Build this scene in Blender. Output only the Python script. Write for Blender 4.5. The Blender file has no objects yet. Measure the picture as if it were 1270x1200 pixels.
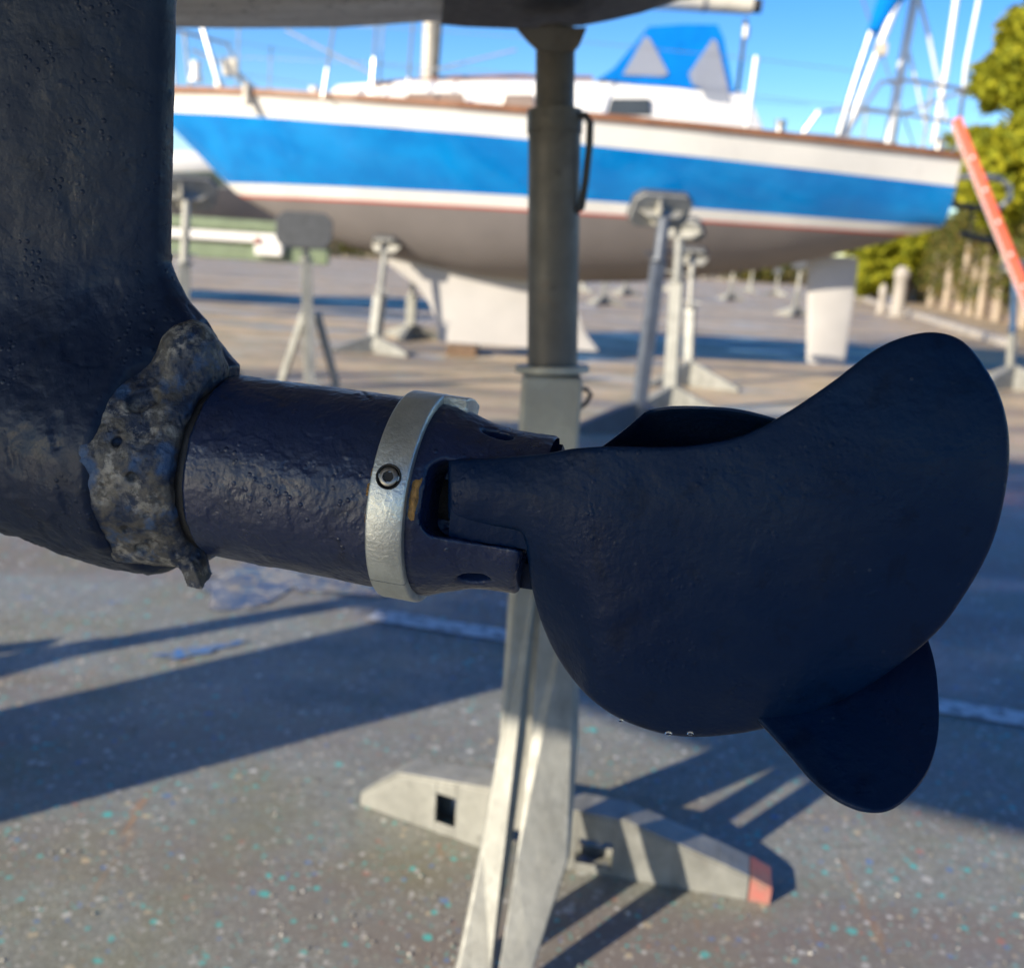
import bpy, bmesh, math, random
import numpy as np
from mathutils import Vector, Matrix
R = math.radians
rng = np.random.default_rng(7)
random.seed(7)
scn = bpy.context.scene
col = scn.collection

# ------------------------------------------------------------------ camera
F = 1287.0                       # focal length in pixels of the 1270 px wide photograph
CAMH = 1.0
PITCH, ROLL = R(12.7), R(3.5)
cf = np.array([0, math.cos(PITCH), -math.sin(PITCH)])
cr0 = np.array([1, 0, 0.]); cu0 = np.cross(cr0, cf)
cr = cr0*math.cos(ROLL) + cu0*math.sin(ROLL)
cu = -cr0*math.sin(ROLL) + cu0*math.cos(ROLL)
CP = np.array([0, 0, CAMH])
cam_data = bpy.data.cameras.new('camera')
cam = bpy.data.objects.new('camera', cam_data); col.objects.link(cam)
cam.matrix_world = Matrix(((cr[0], cu[0], -cf[0], CP[0]), (cr[1], cu[1], -cf[1], CP[1]), (cr[2], cu[2], -cf[2], CP[2]), (0, 0, 0, 1)))
cam_data.sensor_width = 36.0
cam_data.lens = 36.0*F/1270
cam_data.clip_start = 0.02; cam_data.clip_end = 2000
cam_data.dof.use_dof = True
cam_data.dof.focus_distance = 0.53
cam_data.dof.aperture_fstop = 8.0
scn.camera = cam
scn.cycles.max_bounces = 6; scn.cycles.diffuse_bounces = 3; scn.cycles.glossy_bounces = 3; scn.cycles.transmission_bounces = 5

# ------------------------------------------------------------------ sky, sun, exposure
SUN_AZ = R(50)      # light travels towards +x / +y : this many degrees right of the view direction
SUN_EL = R(22.7)
sdir = Vector((math.sin(SUN_AZ)*math.cos(SUN_EL), math.cos(SUN_AZ)*math.cos(SUN_EL), -math.sin(SUN_EL)))
world = bpy.data.worlds.new('World'); scn.world = world; world.use_nodes = True
wn = world.node_tree; wn.nodes.clear()
sky = wn.nodes.new('ShaderNodeTexSky'); sky.sky_type = 'NISHITA'; sky.sun_disc = False
sky.sun_elevation = SUN_EL
to_sun = -sdir
sky.sun_rotation = math.atan2(to_sun.x, to_sun.y)
sky.air_density = 1.0; sky.dust_density = 0.3; sky.ozone_density = 3.0; sky.altitude = 0
hsv = wn.nodes.new('ShaderNodeHueSaturation'); hsv.inputs['Saturation'].default_value = 1.42; hsv.inputs['Hue'].default_value = 0.516
bgn = wn.nodes.new('ShaderNodeBackground'); bgn.inputs['Strength'].default_value = 0.098
wo = wn.nodes.new('ShaderNodeOutputWorld')
wn.links.new(sky.outputs[0], hsv.inputs['Color']); wn.links.new(hsv.outputs[0], bgn.inputs['Color']); wn.links.new(bgn.outputs[0], wo.inputs['Surface'])
sl = bpy.data.lights.new('sun', 'SUN'); sl.energy = 4.1; sl.angle = R(0.55); sl.color = (1.0, 0.89, 0.71)
so = bpy.data.objects.new('sun', sl); col.objects.link(so)
so.rotation_euler = sdir.to_track_quat('-Z', 'Y').to_euler(); so.location = (-20, -20, 20)
scn.view_settings.view_transform = 'Standard'; scn.view_settings.look = 'None'
scn.view_settings.gamma = 1.0; scn.view_settings.exposure = 1.15

# ------------------------------------------------------------------ helpers
def ray(px, py): return cf + (px-635)/F*cr + (600-py)/F*cu
def at(px, py, d): return CP + ray(px, py)*d
def aty(px, py, y):
    d = ray(px, py); return CP + d*(y/d[1])
def gnd(px, py, z=0.0):
    d = ray(px, py); return CP + d*((z-CAMH)/d[2])

def link(o, parent=None):
    col.objects.link(o)
    if parent: o.parent = parent
    return o
def mesh_obj(name, V, Fc, mat, parent=None, smooth=False, mats=None, midx=None):
    me = bpy.data.meshes.new(name)
    V = np.asarray(V, float)
    if parent is not None: V = V - np.array(parent['_o'])
    me.from_pydata([tuple(v) for v in V], [], [tuple(int(i) for i in f) for f in Fc])
    if mats:
        for m in mats: me.materials.append(m)
        me.polygons.foreach_set('material_index', midx)
    else: me.materials.append(mat)
    if smooth: me.polygons.foreach_set('use_smooth', [True]*len(me.polygons))
    me.validate(); me.update()
    bm = bmesh.new(); bm.from_mesh(me)
    bmesh.ops.recalc_face_normals(bm, faces=bm.faces); bm.to_mesh(me); bm.free()
    o = bpy.data.objects.new(name, me); o['_o'] = list(parent['_o']) if parent is not None else [0.0, 0.0, 0.0]
    return link(o, parent)
def thing(name, label, cat, loc=(0, 0, 0), group=None):
    o = bpy.data.objects.new(name, None); o.empty_display_size = 0.1
    o.location = tuple(loc); o['label'] = label; o['category'] = cat
    if group: o['group'] = group
    o['_o'] = [float(c) for c in loc]
    return link(o)
def tag(o, label, cat, group=None):
    o['label'] = label; o['category'] = cat
    if group: o['group'] = group
    return o
class MB:
    def __init__(s): s.V = []; s.F = []
    def add(s, V, Fc):
        n = len(s.V); s.V += [np.array(v, float) for v in V]; s.F += [[i+n for i in f] for f in Fc]; return s
    def box(s, c, h, rot=None):
        c = np.array(c, float)
        V = [np.array([x*h[0], y*h[1], z*h[2]]) for x in (-1, 1) for y in (-1, 1) for z in (-1, 1)]
        if rot is not None: V = [rot @ v for v in V]
        return s.add([c+v for v in V], [(0, 1, 3, 2), (4, 6, 7, 5), (0, 4, 5, 1), (2, 3, 7, 6), (0, 2, 6, 4), (1, 5, 7, 3)])
    def tube(s, pts, r, n=10, cap=True):
        pts = [np.array(p, float) for p in pts]
        rr = r if hasattr(r, '__len__') else [r]*len(pts)
        rings = []
        up = None
        for i, p in enumerate(pts):
            t = pts[min(i+1, len(pts)-1)] - pts[max(i-1, 0)]; t = t/np.linalg.norm(t)
            if up is None:
                up = np.array([0, 0, 1.]) if abs(t[2]) < .9 else np.array([1., 0, 0])
            up = up - t*(up@t); up /= np.linalg.norm(up); b = np.cross(t, up)
            rings.append([p + rr[i]*(math.cos(2*math.pi*k/n)*up + math.sin(2*math.pi*k/n)*b) for k in range(n)])
        V = [v for rg in rings for v in rg]; Fc = []
        for i in range(len(pts)-1):
            for k in range(n): Fc.append((i*n+k, i*n+(k+1) % n, (i+1)*n+(k+1) % n, (i+1)*n+k))
        if cap: Fc.append(tuple(range(n))[::-1]); Fc.append(tuple((len(pts)-1)*n+k for k in range(n)))
        return s.add(V, Fc)
    def prism(s, poly, off):       # poly: list of 3d points, extruded by vector off
        n = len(poly); off = np.array(off, float)
        V = [np.array(p, float) for p in poly] + [np.array(p, float)+off for p in poly]
        Fc = [tuple(range(n)), tuple(range(2*n-1, n-1, -1))] + [(i, (i+1) % n, n+(i+1) % n, n+i) for i in range(n)]
        return s.add(V, Fc)
    def build(s, name, mat, parent=None, smooth=False, bevel=0):
        o = mesh_obj(name, s.V, s.F, mat, parent, smooth)
        if bevel:
            m = o.modifiers.new('bevel', 'BEVEL'); m.width = bevel; m.segments = 2; m.limit_method = 'ANGLE'; m.angle_limit = R(40)
        return o
def shade_auto(o, ang=40):
    me = o.data
    me.polygons.foreach_set('use_smooth', [True]*len(me.polygons))
    try: me.set_sharp_from_angle(angle=R(ang))
    except Exception: pass
    return o
def lathe(prof, n, org, ax, u, v, th0=0, th1=2*math.pi, closed=True):
    # prof: list of (s, r); ring angle th: cos->u, sin->v
    V = []; Fc = []
    m = n if closed else n+1
    for (s, r) in prof:
        for k in range(m):
            t = th0 + (th1-th0)*k/n
            V.append(org + ax*s + r*(u*math.cos(t) + v*math.sin(t)))
    for i in range(len(prof)-1):
        for k in range(n):
            k2 = (k+1) % m
            Fc.append((i*m+k, i*m+k2, (i+1)*m+k2, (i+1)*m+k))
    return V, Fc

# numpy value noise (for real relief on cast and corroded surfaces)
def _hash(i, j, k, seed):
    h = (i*374761393 + j*668265263 + k*2147483647 + seed*1274126177) & 0xffffffff
    h = ((h ^ (h >> 13))*1274126177) & 0xffffffff
    h = h ^ (h >> 16)
    return (h & 0xffff)/65535.0
def vnoise(P, scale, seed=0):
    Q = np.asarray(P)*scale + 1000.0
    I = np.floor(Q).astype(np.int64); f = Q-I; f = f*f*(3-2*f)
    out = 0
    for dx in (0, 1):
        wx = f[:, 0] if dx else 1-f[:, 0]
        for dy in (0, 1):
            wy = f[:, 1] if dy else 1-f[:, 1]
            for dz in (0, 1):
                wz = f[:, 2] if dz else 1-f[:, 2]
                out = out + wx*wy*wz*_hash(I[:, 0]+dx, I[:, 1]+dy, I[:, 2]+dz, seed)
    return out*2-1
def fbm(P, scale, seed=0, octv=3):
    o = 0; a = 1.0
    for i in range(octv): o = o + a*vnoise(P, scale*2**i, seed+i); a *= .5
    return o

# signed-distance modelling: naive surface nets
def surface_nets(Fd, org, h):
    ins = Fd < 0
    nx, ny, nz = Fd.shape
    c = [ins[dx:nx-1+dx, dy:ny-1+dy, dz:nz-1+dz] for dx in (0, 1) for dy in (0, 1) for dz in (0, 1)]
    cnt = sum(x.astype(np.int8) for x in c)
    act = np.argwhere((cnt > 0) & (cnt < 8))
    idm = -np.ones((nx-1, ny-1, nz-1), np.int64); idm[tuple(act.T)] = np.arange(len(act))
    acc = np.zeros((len(act), 3)); w = np.zeros(len(act))
    for ax in range(3):
        o = [a for a in range(3) if a != ax]
        for p in (0, 1):
            for q in (0, 1):
                b = act.copy(); b[:, o[0]] += p; b[:, o[1]] += q
                e = b.copy(); e[:, ax] += 1
                fa = Fd[tuple(b.T)]; fb = Fd[tuple(e.T)]
                m = (fa < 0) != (fb < 0)
                t = np.where(m, fa/np.where(fa == fb, 1, fa-fb), 0)
                pt = b.astype(float); pt[:, ax] += t
                acc += pt*m[:, None]; w += m
    V = acc/w[:, None]*h + np.array(org)
    Fc = []
    for ax in range(3):
        sl0 = [slice(None)]*3; sl1 = [slice(None)]*3; sl0[ax] = slice(0, -1); sl1[ax] = slice(1, None)
        a = ins[tuple(sl0)]; b = ins[tuple(sl1)]
        E_ = np.argwhere(a != b)
        o1, o2 = [x for x in range(3) if x != ax]
        ok = (E_[:, o1] > 0) & (E_[:, o2] > 0) & (E_[:, o1] < Fd.shape[o1]-1) & (E_[:, o2] < Fd.shape[o2]-1)
        E_ = E_[ok]
        def cid(d1, d2):
            q = E_.copy(); q[:, o1] -= d1; q[:, o2] -= d2; return idm[tuple(q.T)]
        q = np.stack([cid(1, 1), cid(0, 1), cid(0, 0), cid(1, 0)], 1)
        flip = a[tuple(E_.T)] ^ (ax == 1)
        q[~flip] = q[~flip][:, ::-1]
        Fc.append(q)
    return V, np.concatenate(Fc)
def smin(a, b, k):
    h = np.clip(.5+.5*(b-a)/k, 0, 1); return b*(1-h)+a*h - k*h*(1-h)
def smax(a, b, k): return -smin(-a, -b, k)
def sdf_obj(name, fn, lo, hi, h, frame, mat, parent, disp=None):
    lo = np.array(lo); n = np.ceil((np.array(hi)-lo)/h).astype(int)+1
    g = np.meshgrid(*[lo[i]+h*np.arange(n[i]) for i in range(3)], indexing='ij')
    Fd = fn(*g)
    V, Q = surface_nets(Fd, lo, h)
    if disp is not None:
        N = np.zeros_like(V); a = np.cross(V[Q[:, 1]]-V[Q[:, 0]], V[Q[:, 2]]-V[Q[:, 0]])
        for i in range(4): np.add.at(N, Q[:, i], a)
        N /= np.linalg.norm(N, axis=1)[:, None]+1e-12
        V = V + N*disp(V)[:, None]
    org, a, e2, e3 = frame
    W = org + V[:, :1]*a + V[:, 1:2]*e2 + V[:, 2:3]*e3
    me = bpy.data.meshes.new(name)
    W = W - np.array(parent['_o'])
    me.vertices.add(len(W)); me.vertices.foreach_set('co', W.astype(np.float32).ravel())
    me.loops.add(len(Q)*4); me.loops.foreach_set('vertex_index', Q.astype(np.int32).ravel())
    me.polygons.add(len(Q)); me.polygons.foreach_set('loop_start', np.arange(0, len(Q)*4, 4, dtype=np.int32))
    me.polygons.foreach_set('use_smooth', np.ones(len(Q), bool))
    me.update(calc_edges=True); me.validate()
    bm = bmesh.new(); bm.from_mesh(me); bmesh.ops.recalc_face_normals(bm, faces=bm.faces); bm.to_mesh(me); bm.free()
    me.materials.append(mat)
    return link(bpy.data.objects.new(name, me), parent)

# ------------------------------------------------------------------ materials
class NT:
    def __init__(s, name):
        s.m = bpy.data.materials.new(name); s.m.use_nodes = True
        s.t = s.m.node_tree; s.t.nodes.clear()
        s.out = s.n('ShaderNodeOutputMaterial'); s.b = s.n('ShaderNodeBsdfPrincipled')
        s.l(s.b.outputs[0], s.out.inputs['Surface'])
        s.tc = s.n('ShaderNodeTexCoord')
    def n(s, t, **kw):
        nd = s.t.nodes.new(t)
        for k, v in kw.items(): setattr(nd, k, v)
        return nd
    def l(s, a, b): s.t.links.new(a, b)
    def obj(s, scale=(1, 1, 1), rot=(0, 0, 0)):
        mp = s.n('ShaderNodeMapping'); mp.inputs['Scale'].default_value = scale; mp.inputs['Rotation'].default_value = rot
        s.l(s.tc.outputs['Object'], mp.inputs['Vector']); return mp.outputs[0]
    def noise(s, scale, detail=3, rough=.55, vec=None, dist=0):
        nd = s.n('ShaderNodeTexNoise'); nd.inputs['Scale'].default_value = scale
        nd.inputs['Detail'].default_value = detail; nd.inputs['Roughness'].default_value = rough; nd.inputs['Distortion'].default_value = dist
        s.l(vec if vec is not None else s.tc.outputs['Object'], nd.inputs['Vector']); return nd.outputs['Fac']
    def vor(s, scale, vec=None, feature='F1', rnd=1.0):
        nd = s.n('ShaderNodeTexVoronoi'); nd.feature = feature; nd.inputs['Scale'].default_value = scale
        nd.inputs['Randomness'].default_value = rnd
        s.l(vec if vec is not None else s.tc.outputs['Object'], nd.inputs['Vector']); return nd
    def ramp(s, fac, stops, interp='LINEAR'):
        r = s.n('ShaderNodeValToRGB'); r.color_ramp.interpolation = interp
        el = r.color_ramp.elements
        while len(el) < len(stops): el.new(.5)
        for e, (p, c) in zip(el, stops):
            e.position = p; e.color = (c, c, c, 1) if not hasattr(c, '__len__') else (*c, 1)
        s.l(fac, r.inputs[0]); return r.outputs[0]
    def mix(s, fac, a, b, typ='MIX'):
        m = s.n('ShaderNodeMix', data_type='RGBA', blend_type=typ)
        for v, i in ((fac, m.inputs['Factor']), (a, m.inputs[6]), (b, m.inputs[7])):
            if hasattr(v, 'is_linked'): s.l(v, i)
            elif hasattr(v, '__len__'): i.default_value = (*v, 1)
            else: i.default_value = v
        return m.outputs[2]
    def math(s, op, a, b=0.0, clamp=False):
        m = s.n('ShaderNodeMath', operation=op); m.use_clamp = clamp
        for v, i in ((a, m.inputs[0]), (b, m.inputs[1])):
            if hasattr(v, 'is_linked'): s.l(v, i)
            else: i.default_value = v
        return m.outputs[0]
    def bump(s, h, dist, strength=1.0, normal=None):
        b = s.n('ShaderNodeBump'); b.inputs['Distance'].default_value = dist; b.inputs['Strength'].default_value = strength
        s.l(h, b.inputs['Height'])
        if normal is not None: s.l(normal, b.inputs['Normal'])
        return b.outputs[0]
    def set(s, key, v):
        i = s.b.inputs[key]
        if hasattr(v, 'is_linked'): s.l(v, i)
        elif hasattr(v, '__len__'): i.default_value = (*v, 1)
        else: i.default_value = v
        return s
def simple(name, c, rough=.5, metal=0, var=.25, vscale=6, bump=0, bscale=60, spec=.5, dark=None):
    t = NT(name)
    n = t.noise(vscale, 5, .6)
    d = dark if dark else tuple(x*(1-var) for x in c)
    t.set('Base Color', t.mix(t.ramp(n, [(.3, 0.0), (.7, 1.0)]), d, c))
    t.set('Roughness', t.ramp(t.noise(vscale*2.3, 3), [(.2, max(.02, rough-.12)), (.8, min(1, rough+.12))]))
    t.set('Metallic', metal); t.set('Specular IOR Level', spec)
    if bump: t.set('Normal', t.bump(t.noise(bscale, 4), bump))
    return t.m

def navy_paint(name, c1, c2, rough, peel, orange, chips=0.0, spec=.26, blist=0):
    """thick brushed-on antifouling over cast metal: orange peel, runs, lifted flakes"""
    t = NT(name)
    big = t.noise(14, 4, .6)
    base = t.mix(t.ramp(big, [(.3, 0.0), (.72, 1.0)]), c1, c2)
    patch = t.noise(46, 6, .62, dist=.6)
    base = t.mix(t.ramp(patch, [(.56, 0.0), (.66, .55)]), base, tuple(x*.55 for x in c1))
    specks = t.vor(150)
    sp = t.math('MULTIPLY', t.ramp(specks.outputs['Distance'], [(.10, 1.0), (.16, 0.0)]), t.ramp(t.noise(55, 2), [(.60, 0.0), (.68, 1.0)]))
    base = t.mix(t.math('MULTIPLY', sp, .16), base, (.16, .18, .20))
    dust = t.noise(9, 5, .65, dist=.5)
    base = t.mix(t.ramp(dust, [(.50, 0.0), (.72, .30)]), base, (.022, .030, .045))
    if chips:
        scr = t.ramp(t.noise(34, 8, .75, dist=1.0), [(.735, 0.0), (.755, chips)])
        base = t.mix(scr, base, (.10, .085, .07))
    t.set('Base Color', base)
    t.set('Roughness', t.ramp(t.noise(33, 5), [(.25, rough-.12), (.75, rough+.16)]))
    t.set('Specular IOR Level', spec)
    h = t.math('MULTIPLY', t.noise(240, 2, .5), .0008*orange)
    h = t.math('ADD', h, t.math('MULTIPLY', t.noise(75, 3, .55), .0020*orange))
    if peel:
        h = t.math('ADD', h, t.math('MULTIPLY', t.ramp(t.noise(24, 4, .55, dist=.4), [(.50, 0.0), (.53, 1.0)]), .0005*peel))
    if blist:
        bv = t.vor(230); h = t.math('ADD', h, t.math('MULTIPLY', t.math('MULTIPLY', t.ramp(bv.outputs['Distance'], [(.12, 1.0), (.34, 0.0)]), t.ramp(t.noise(40, 2), [(.50, 0.0), (.62, 1.0)])), .0006*blist))
    n = t.bump(h, 1.0)
    t.set('Normal', n)
    return t.m
M = {}
M['navy_leg'] = navy_paint('paint_leg', (.003, .0115, .034), (.005, .0140, .040), .42, .26, .42, 0, .26, .7)
M['navy_tube'] = navy_paint('paint_tube', (.0025, .012, .050), (.005, .016, .056), .33, .3, .62, 0, .48, .8)
M['navy_blade'] = navy_paint('paint_blade', (.0004, .0090, .036), (.0010, .0125, .044), .38, .10, .42, .6, .14, .3)
def corroded():
    t = NT('corroded_alloy')
    a = t.noise(55, 6, .65, dist=.4)
    base = t.mix(t.ramp(a, [(.42, 0.0), (.54, 1.0)]), (.012, .024, .055), (.085, .078, .072))
    base = t.mix(t.math('MULTIPLY', t.ramp(t.noise(120, 5, .7), [(.48, 0.0), (.62, 1.0)]), t.ramp(t.noise(26, 3), [(.42, 0.0), (.54, 1.0)])), base, (.30, .28, .25))
    base = t.mix(t.ramp(t.noise(30, 5, .7), [(.60, 0.0), (.70, .8)]), base, (.035, .028, .022))
    base = t.mix(t.ramp(t.noise(48, 4, .6, vec=t.obj((1, 1, 1), (1.1, .4, .8))), [(.56, 0.0), (.66, .7)]), base, (.03, .085, .20))
    t.set('Base Color', base); t.set('Roughness', .55); t.set('Metallic', .25)
    v = t.vor(190); n = t.bump(t.ramp(v.outputs['Distance'], [(.1, 0.0), (.4, 1.0)]), .0006)
    n = t.bump(t.noise(330, 5, .7), .0009, 1.0, n)
    t.set('Normal', n); return t.m
M['corroded'] = corroded()
def zinc():
    t = NT('zinc_ring')
    a = t.noise(40, 5, .6)
    base = t.mix(t.ramp(a, [(.3, 0.0), (.7, 1.0)]), (.38, .39, .37), (.60, .61, .57))
    base = t.mix(t.ramp(t.noise(150, 4, .7), [(.58, 0.0), (.72, .6)]), base, (.72, .72, .66))
    base = t.mix(t.ramp(t.noise(90, 5, .7), [(.66, 0.0), (.75, .7)]), base, (.10, .10, .10))
    t.set('Base Color', base); t.set('Metallic', .75); t.set('Roughness', t.ramp(t.noise(60, 3), [(.3, .30), (.7, .50)]))
    n = t.bump(t.noise(130, 4, .6), .0006); t.set('Normal', t.bump(t.noise(500, 3), .0003, 1, n)); return t.m
M['zinc'] = zinc()
M['screw'] = simple('screw_steel', (.32, .30, .27), .35, .9, .4, 300)
M['socket'] = simple('screw_socket_dark', (.03, .028, .026), .5, .6, .3, 300)
M['residue'] = simple('orange_residue', (.42, .22, .06), .7, 0, .6, 200, .0012, 300)
M['water'] = NT('water_drop').set('Base Color', (.9, .95, 1)).set('Roughness', .02).set('Transmission Weight', 1.0).set('IOR', 1.33).m
M['inner'] = simple('hub_inside', (.03, .022, .018), .8, .2, .5, 120, .001, 200)

def hull_own():
    t = NT('scraped_hull_bottom')
    a = t.noise(5, 6, .65, vec=t.obj((.35, 1.6, 1)))
    base = t.mix(t.ramp(a, [(.32, 0.0), (.66, 1.0)]), (.27, .235, .205), (.58, .56, .53))
    base = t.mix(t.ramp(t.noise(26, 6, .7), [(.60, 0.0), (.70, .9)]), base, (.022, .022, .026))
    base = t.mix(t.ramp(t.noise(60, 3, .6), [(.62, 0.0), (.65, .9)]), base, (.015, .014, .014))
    t.set('Base Color', base); t.set('Roughness', .5)
    n = t.bump(t.noise(40, 5, .6), .004); t.set('Normal', t.bump(t.noise(160, 3), .002, 1, n)); return t.m
M['hull_own'] = hull_own()
M['topside_own'] = simple('white_topside', (.72, .72, .70), .25, 0, .06, 2)
M['lead'] = simple('keel_paint', (.03, .035, .05), .6, 0, .3, 8)

def galv(name, c=(.40, .40, .37), dk=(.22, .22, .205), rust=.35):
    t = NT(name)
    v = t.vor(26); base = t.mix(t.ramp(v.outputs['Color'], [(.2, 0.0), (.8, 1.0)]), tuple(x*.86 for x in c), c)
    base = t.mix(t.ramp(t.noise(9, 6, .65), [(.42, 0.0), (.72, .8)]), base, dk)
    base = t.mix(t.ramp(t.noise(17, 6, .7), [(.62, 0.0), (.74, rust)]), base, (.17, .085, .035))
    st = t.noise(16, 5, .65, vec=t.obj((1, 1, .18)))
    base = t.mix(t.ramp(st, [(.52, 0.0), (.70, .55)]), base, tuple(x*.55 for x in dk))
    base = t.mix(t.ramp(t.noise(70, 4, .7), [(.62, 0.0), (.72, .5)]), base, tuple(x*.5 for x in dk))
    t.set('Base Color', base); t.set('Metallic', .25); t.set('Roughness', t.ramp(t.noise(21, 4), [(.3, .42), (.7, .66)]))
    t.set('Normal', t.bump(t.noise(60, 5, .6), .0015)); return t.m
M['galv'] = galv('galvanised_steel', (.42, .41, .36), (.28, .27, .24))
M['galv_pale'] = galv('pale_galvanised_steel', (.30, .30, .275), (.17, .17, .155), .5)
M['galv_shaded'] = galv('shade_toned_steel', (.11, .125, .15), (.075, .085, .105), .25)  # grey-blue tone puts the overhead hull's shade into the steel colour
M['tube_dark'] = galv('dark_worn_tube', (.15, .135, .12), (.075, .068, .062), .5)
M['black'] = simple('black_rubber', (.014, .014, .016), .6, 0, .3, 30, .001, 120)
M['pad_grey'] = simple('grey_rubber_pad', (.075, .08, .085), .75, 0, .35, 18, .002, 60)
M['pad_light'] = simple('worn_pad_back', (.33, .33, .31), .7, 0, .4, 12, .002, 60)
M['red'] = simple('red_paint', (.40, .12, .10), .7, 0, .5, 35, .001, 90, .3, (.24, .16, .13))
M['blue_pole'] = simple('blue_paint', (.03, .09, .19), .5, 0, .3, 20)
M['wood'] = simple('timber', (.20, .125, .075), .8, 0, .45, 14, .003, 40)

def boat_blue():
    t = NT('blue_gelcoat')
    n = t.noise(2.2, 4, .55, vec=t.obj((1, 1, 1.4)))
    base = t.mix(t.ramp(n, [(.42, 0.0), (.62, 1.0)]), (.0005, .165, .49), (.001, .215, .57))
    base = t.mix(t.ramp(t.noise(5, 5, .6), [(.58, 0.0), (.72, .35)]), base, (.01, .27, .68))  # lighter blue blotches stand in for reflected highlights on the gelcoat
    t.set('Base Color', base); t.set('Roughness', .13); t.set('Normal', t.bump(t.noise(3, 2), .008)); return t.m
M['b_blue'] = boat_blue()
M['b_white'] = simple('white_gelcoat', (.78, .76, .72), .3, 0, .08, 3)
M['b_red'] = simple('red_boot_line', (.55, .08, .05), .4, 0, .2, 5)
M['b_af'] = simple('grey_antifouling', (.205, .185, .18), .8, 0, .14, 3)
M['b_keel'] = simple('pale_primer', (.47, .45, .43), .6, 0, .14, 2.5)
M['teak'] = simple('varnished_teak', (.25, .105, .045), .45, 0, .4, 9)
M['glass_dark'] = simple('smoked_window', (.05, .055, .06), .12, 0, .2, 4)
M['glass_tan'] = simple('curtained_window', (.30, .22, .17), .2, 0, .25, 6)
M['canvas'] = simple('blue_canvas', (.001, .17, .55), .92, 0, .22, 5, .006, 9, .1)
def vinyl():
    t = NT('clear_vinyl'); t.set('Base Color', (.42, .45, .52)); t.set('Roughness', .10); t.set('Transmission Weight', .5); t.set('IOR', 1.1); return t.m
M['vinyl'] = vinyl()
M['steel'] = simple('stainless_tube', (.42, .41, .39), .35, .7, .2, 10)
M['alu'] = simple('white_alu_pole', (.70, .70, .68), .35, .2, .15, 6)
M['mast'] = simple('cream_mast', (.58, .52, .42), .4, 0, .25, 6)
M['sailcover'] = simple('cream_sail_cover', (.62, .57, .47), .7, 0, .2, 6, .01, 8)
M['dark_metal'] = simple('dark_metal', (.05, .052, .055), .5, .3, .3, 10)
M['wire'] = simple('rigging_wire', (.22, .22, .22), .5, .3, .2, 10)
M['orange'] = simple('orange_ladder_paint', (.68, .105, .05), .5, 0, .3, 6)
M['green_boat'] = simple('grey_green_paint', (.20, .25, .19), .5, 0, .25, 4)
M['green_trailer'] = simple('green_trailer_paint', (.17, .22, .13), .5, 0, .3, 5)
M['tyre'] = simple('tyre_rubber', (.02, .02, .02), .8, 0, .3, 20)
M['concrete'] = simple('pale_concrete', (.42, .38, .33), .85, 0, .3, 4, .006, 25)
M['wall'] = simple('rendered_wall', (.36, .27, .20), .9, 0, .35, 2, .01, 12)
M['bark'] = simple('bark', (.13, .09, .06), .9, 0, .5, 10, .01, 20)
M['palebark'] = simple('pale_trunk', (.42, .34, .26), .85, 0, .35, 6, .01, 20)
def leaf(name, c1, c2, c3):
    t = NT(name)
    info = t.n('ShaderNodeObjectInfo'); g = t.n('ShaderNodeNewGeometry')
    c = t.ramp(g.outputs['Random Per Island'], [(0, c1), (.55, c2), (1, c3)])
    t.set('Base Color', c); t.set('Roughness', .75); t.set('Specular IOR Level', .2)
    tr = t.n('ShaderNodeBsdfTranslucent'); t.l(c, tr.inputs['Color'])
    mx = t.n('ShaderNodeMixShader'); mx.inputs[0].default_value = .3
    t.l(t.b.outputs[0], mx.inputs[1]); t.l(tr.outputs[0], mx.inputs[2]); t.l(mx.outputs[0], t.out.inputs['Surface'])
    return t.m
M['leaf'] = leaf('pine_foliage', (.13, .15, .010), (.26, .27, .014), (.40, .37, .022))
M['ivy'] = leaf('ivy_foliage', (.045, .07, .014), (.12, .125, .025), (.22, .15, .05))

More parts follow.
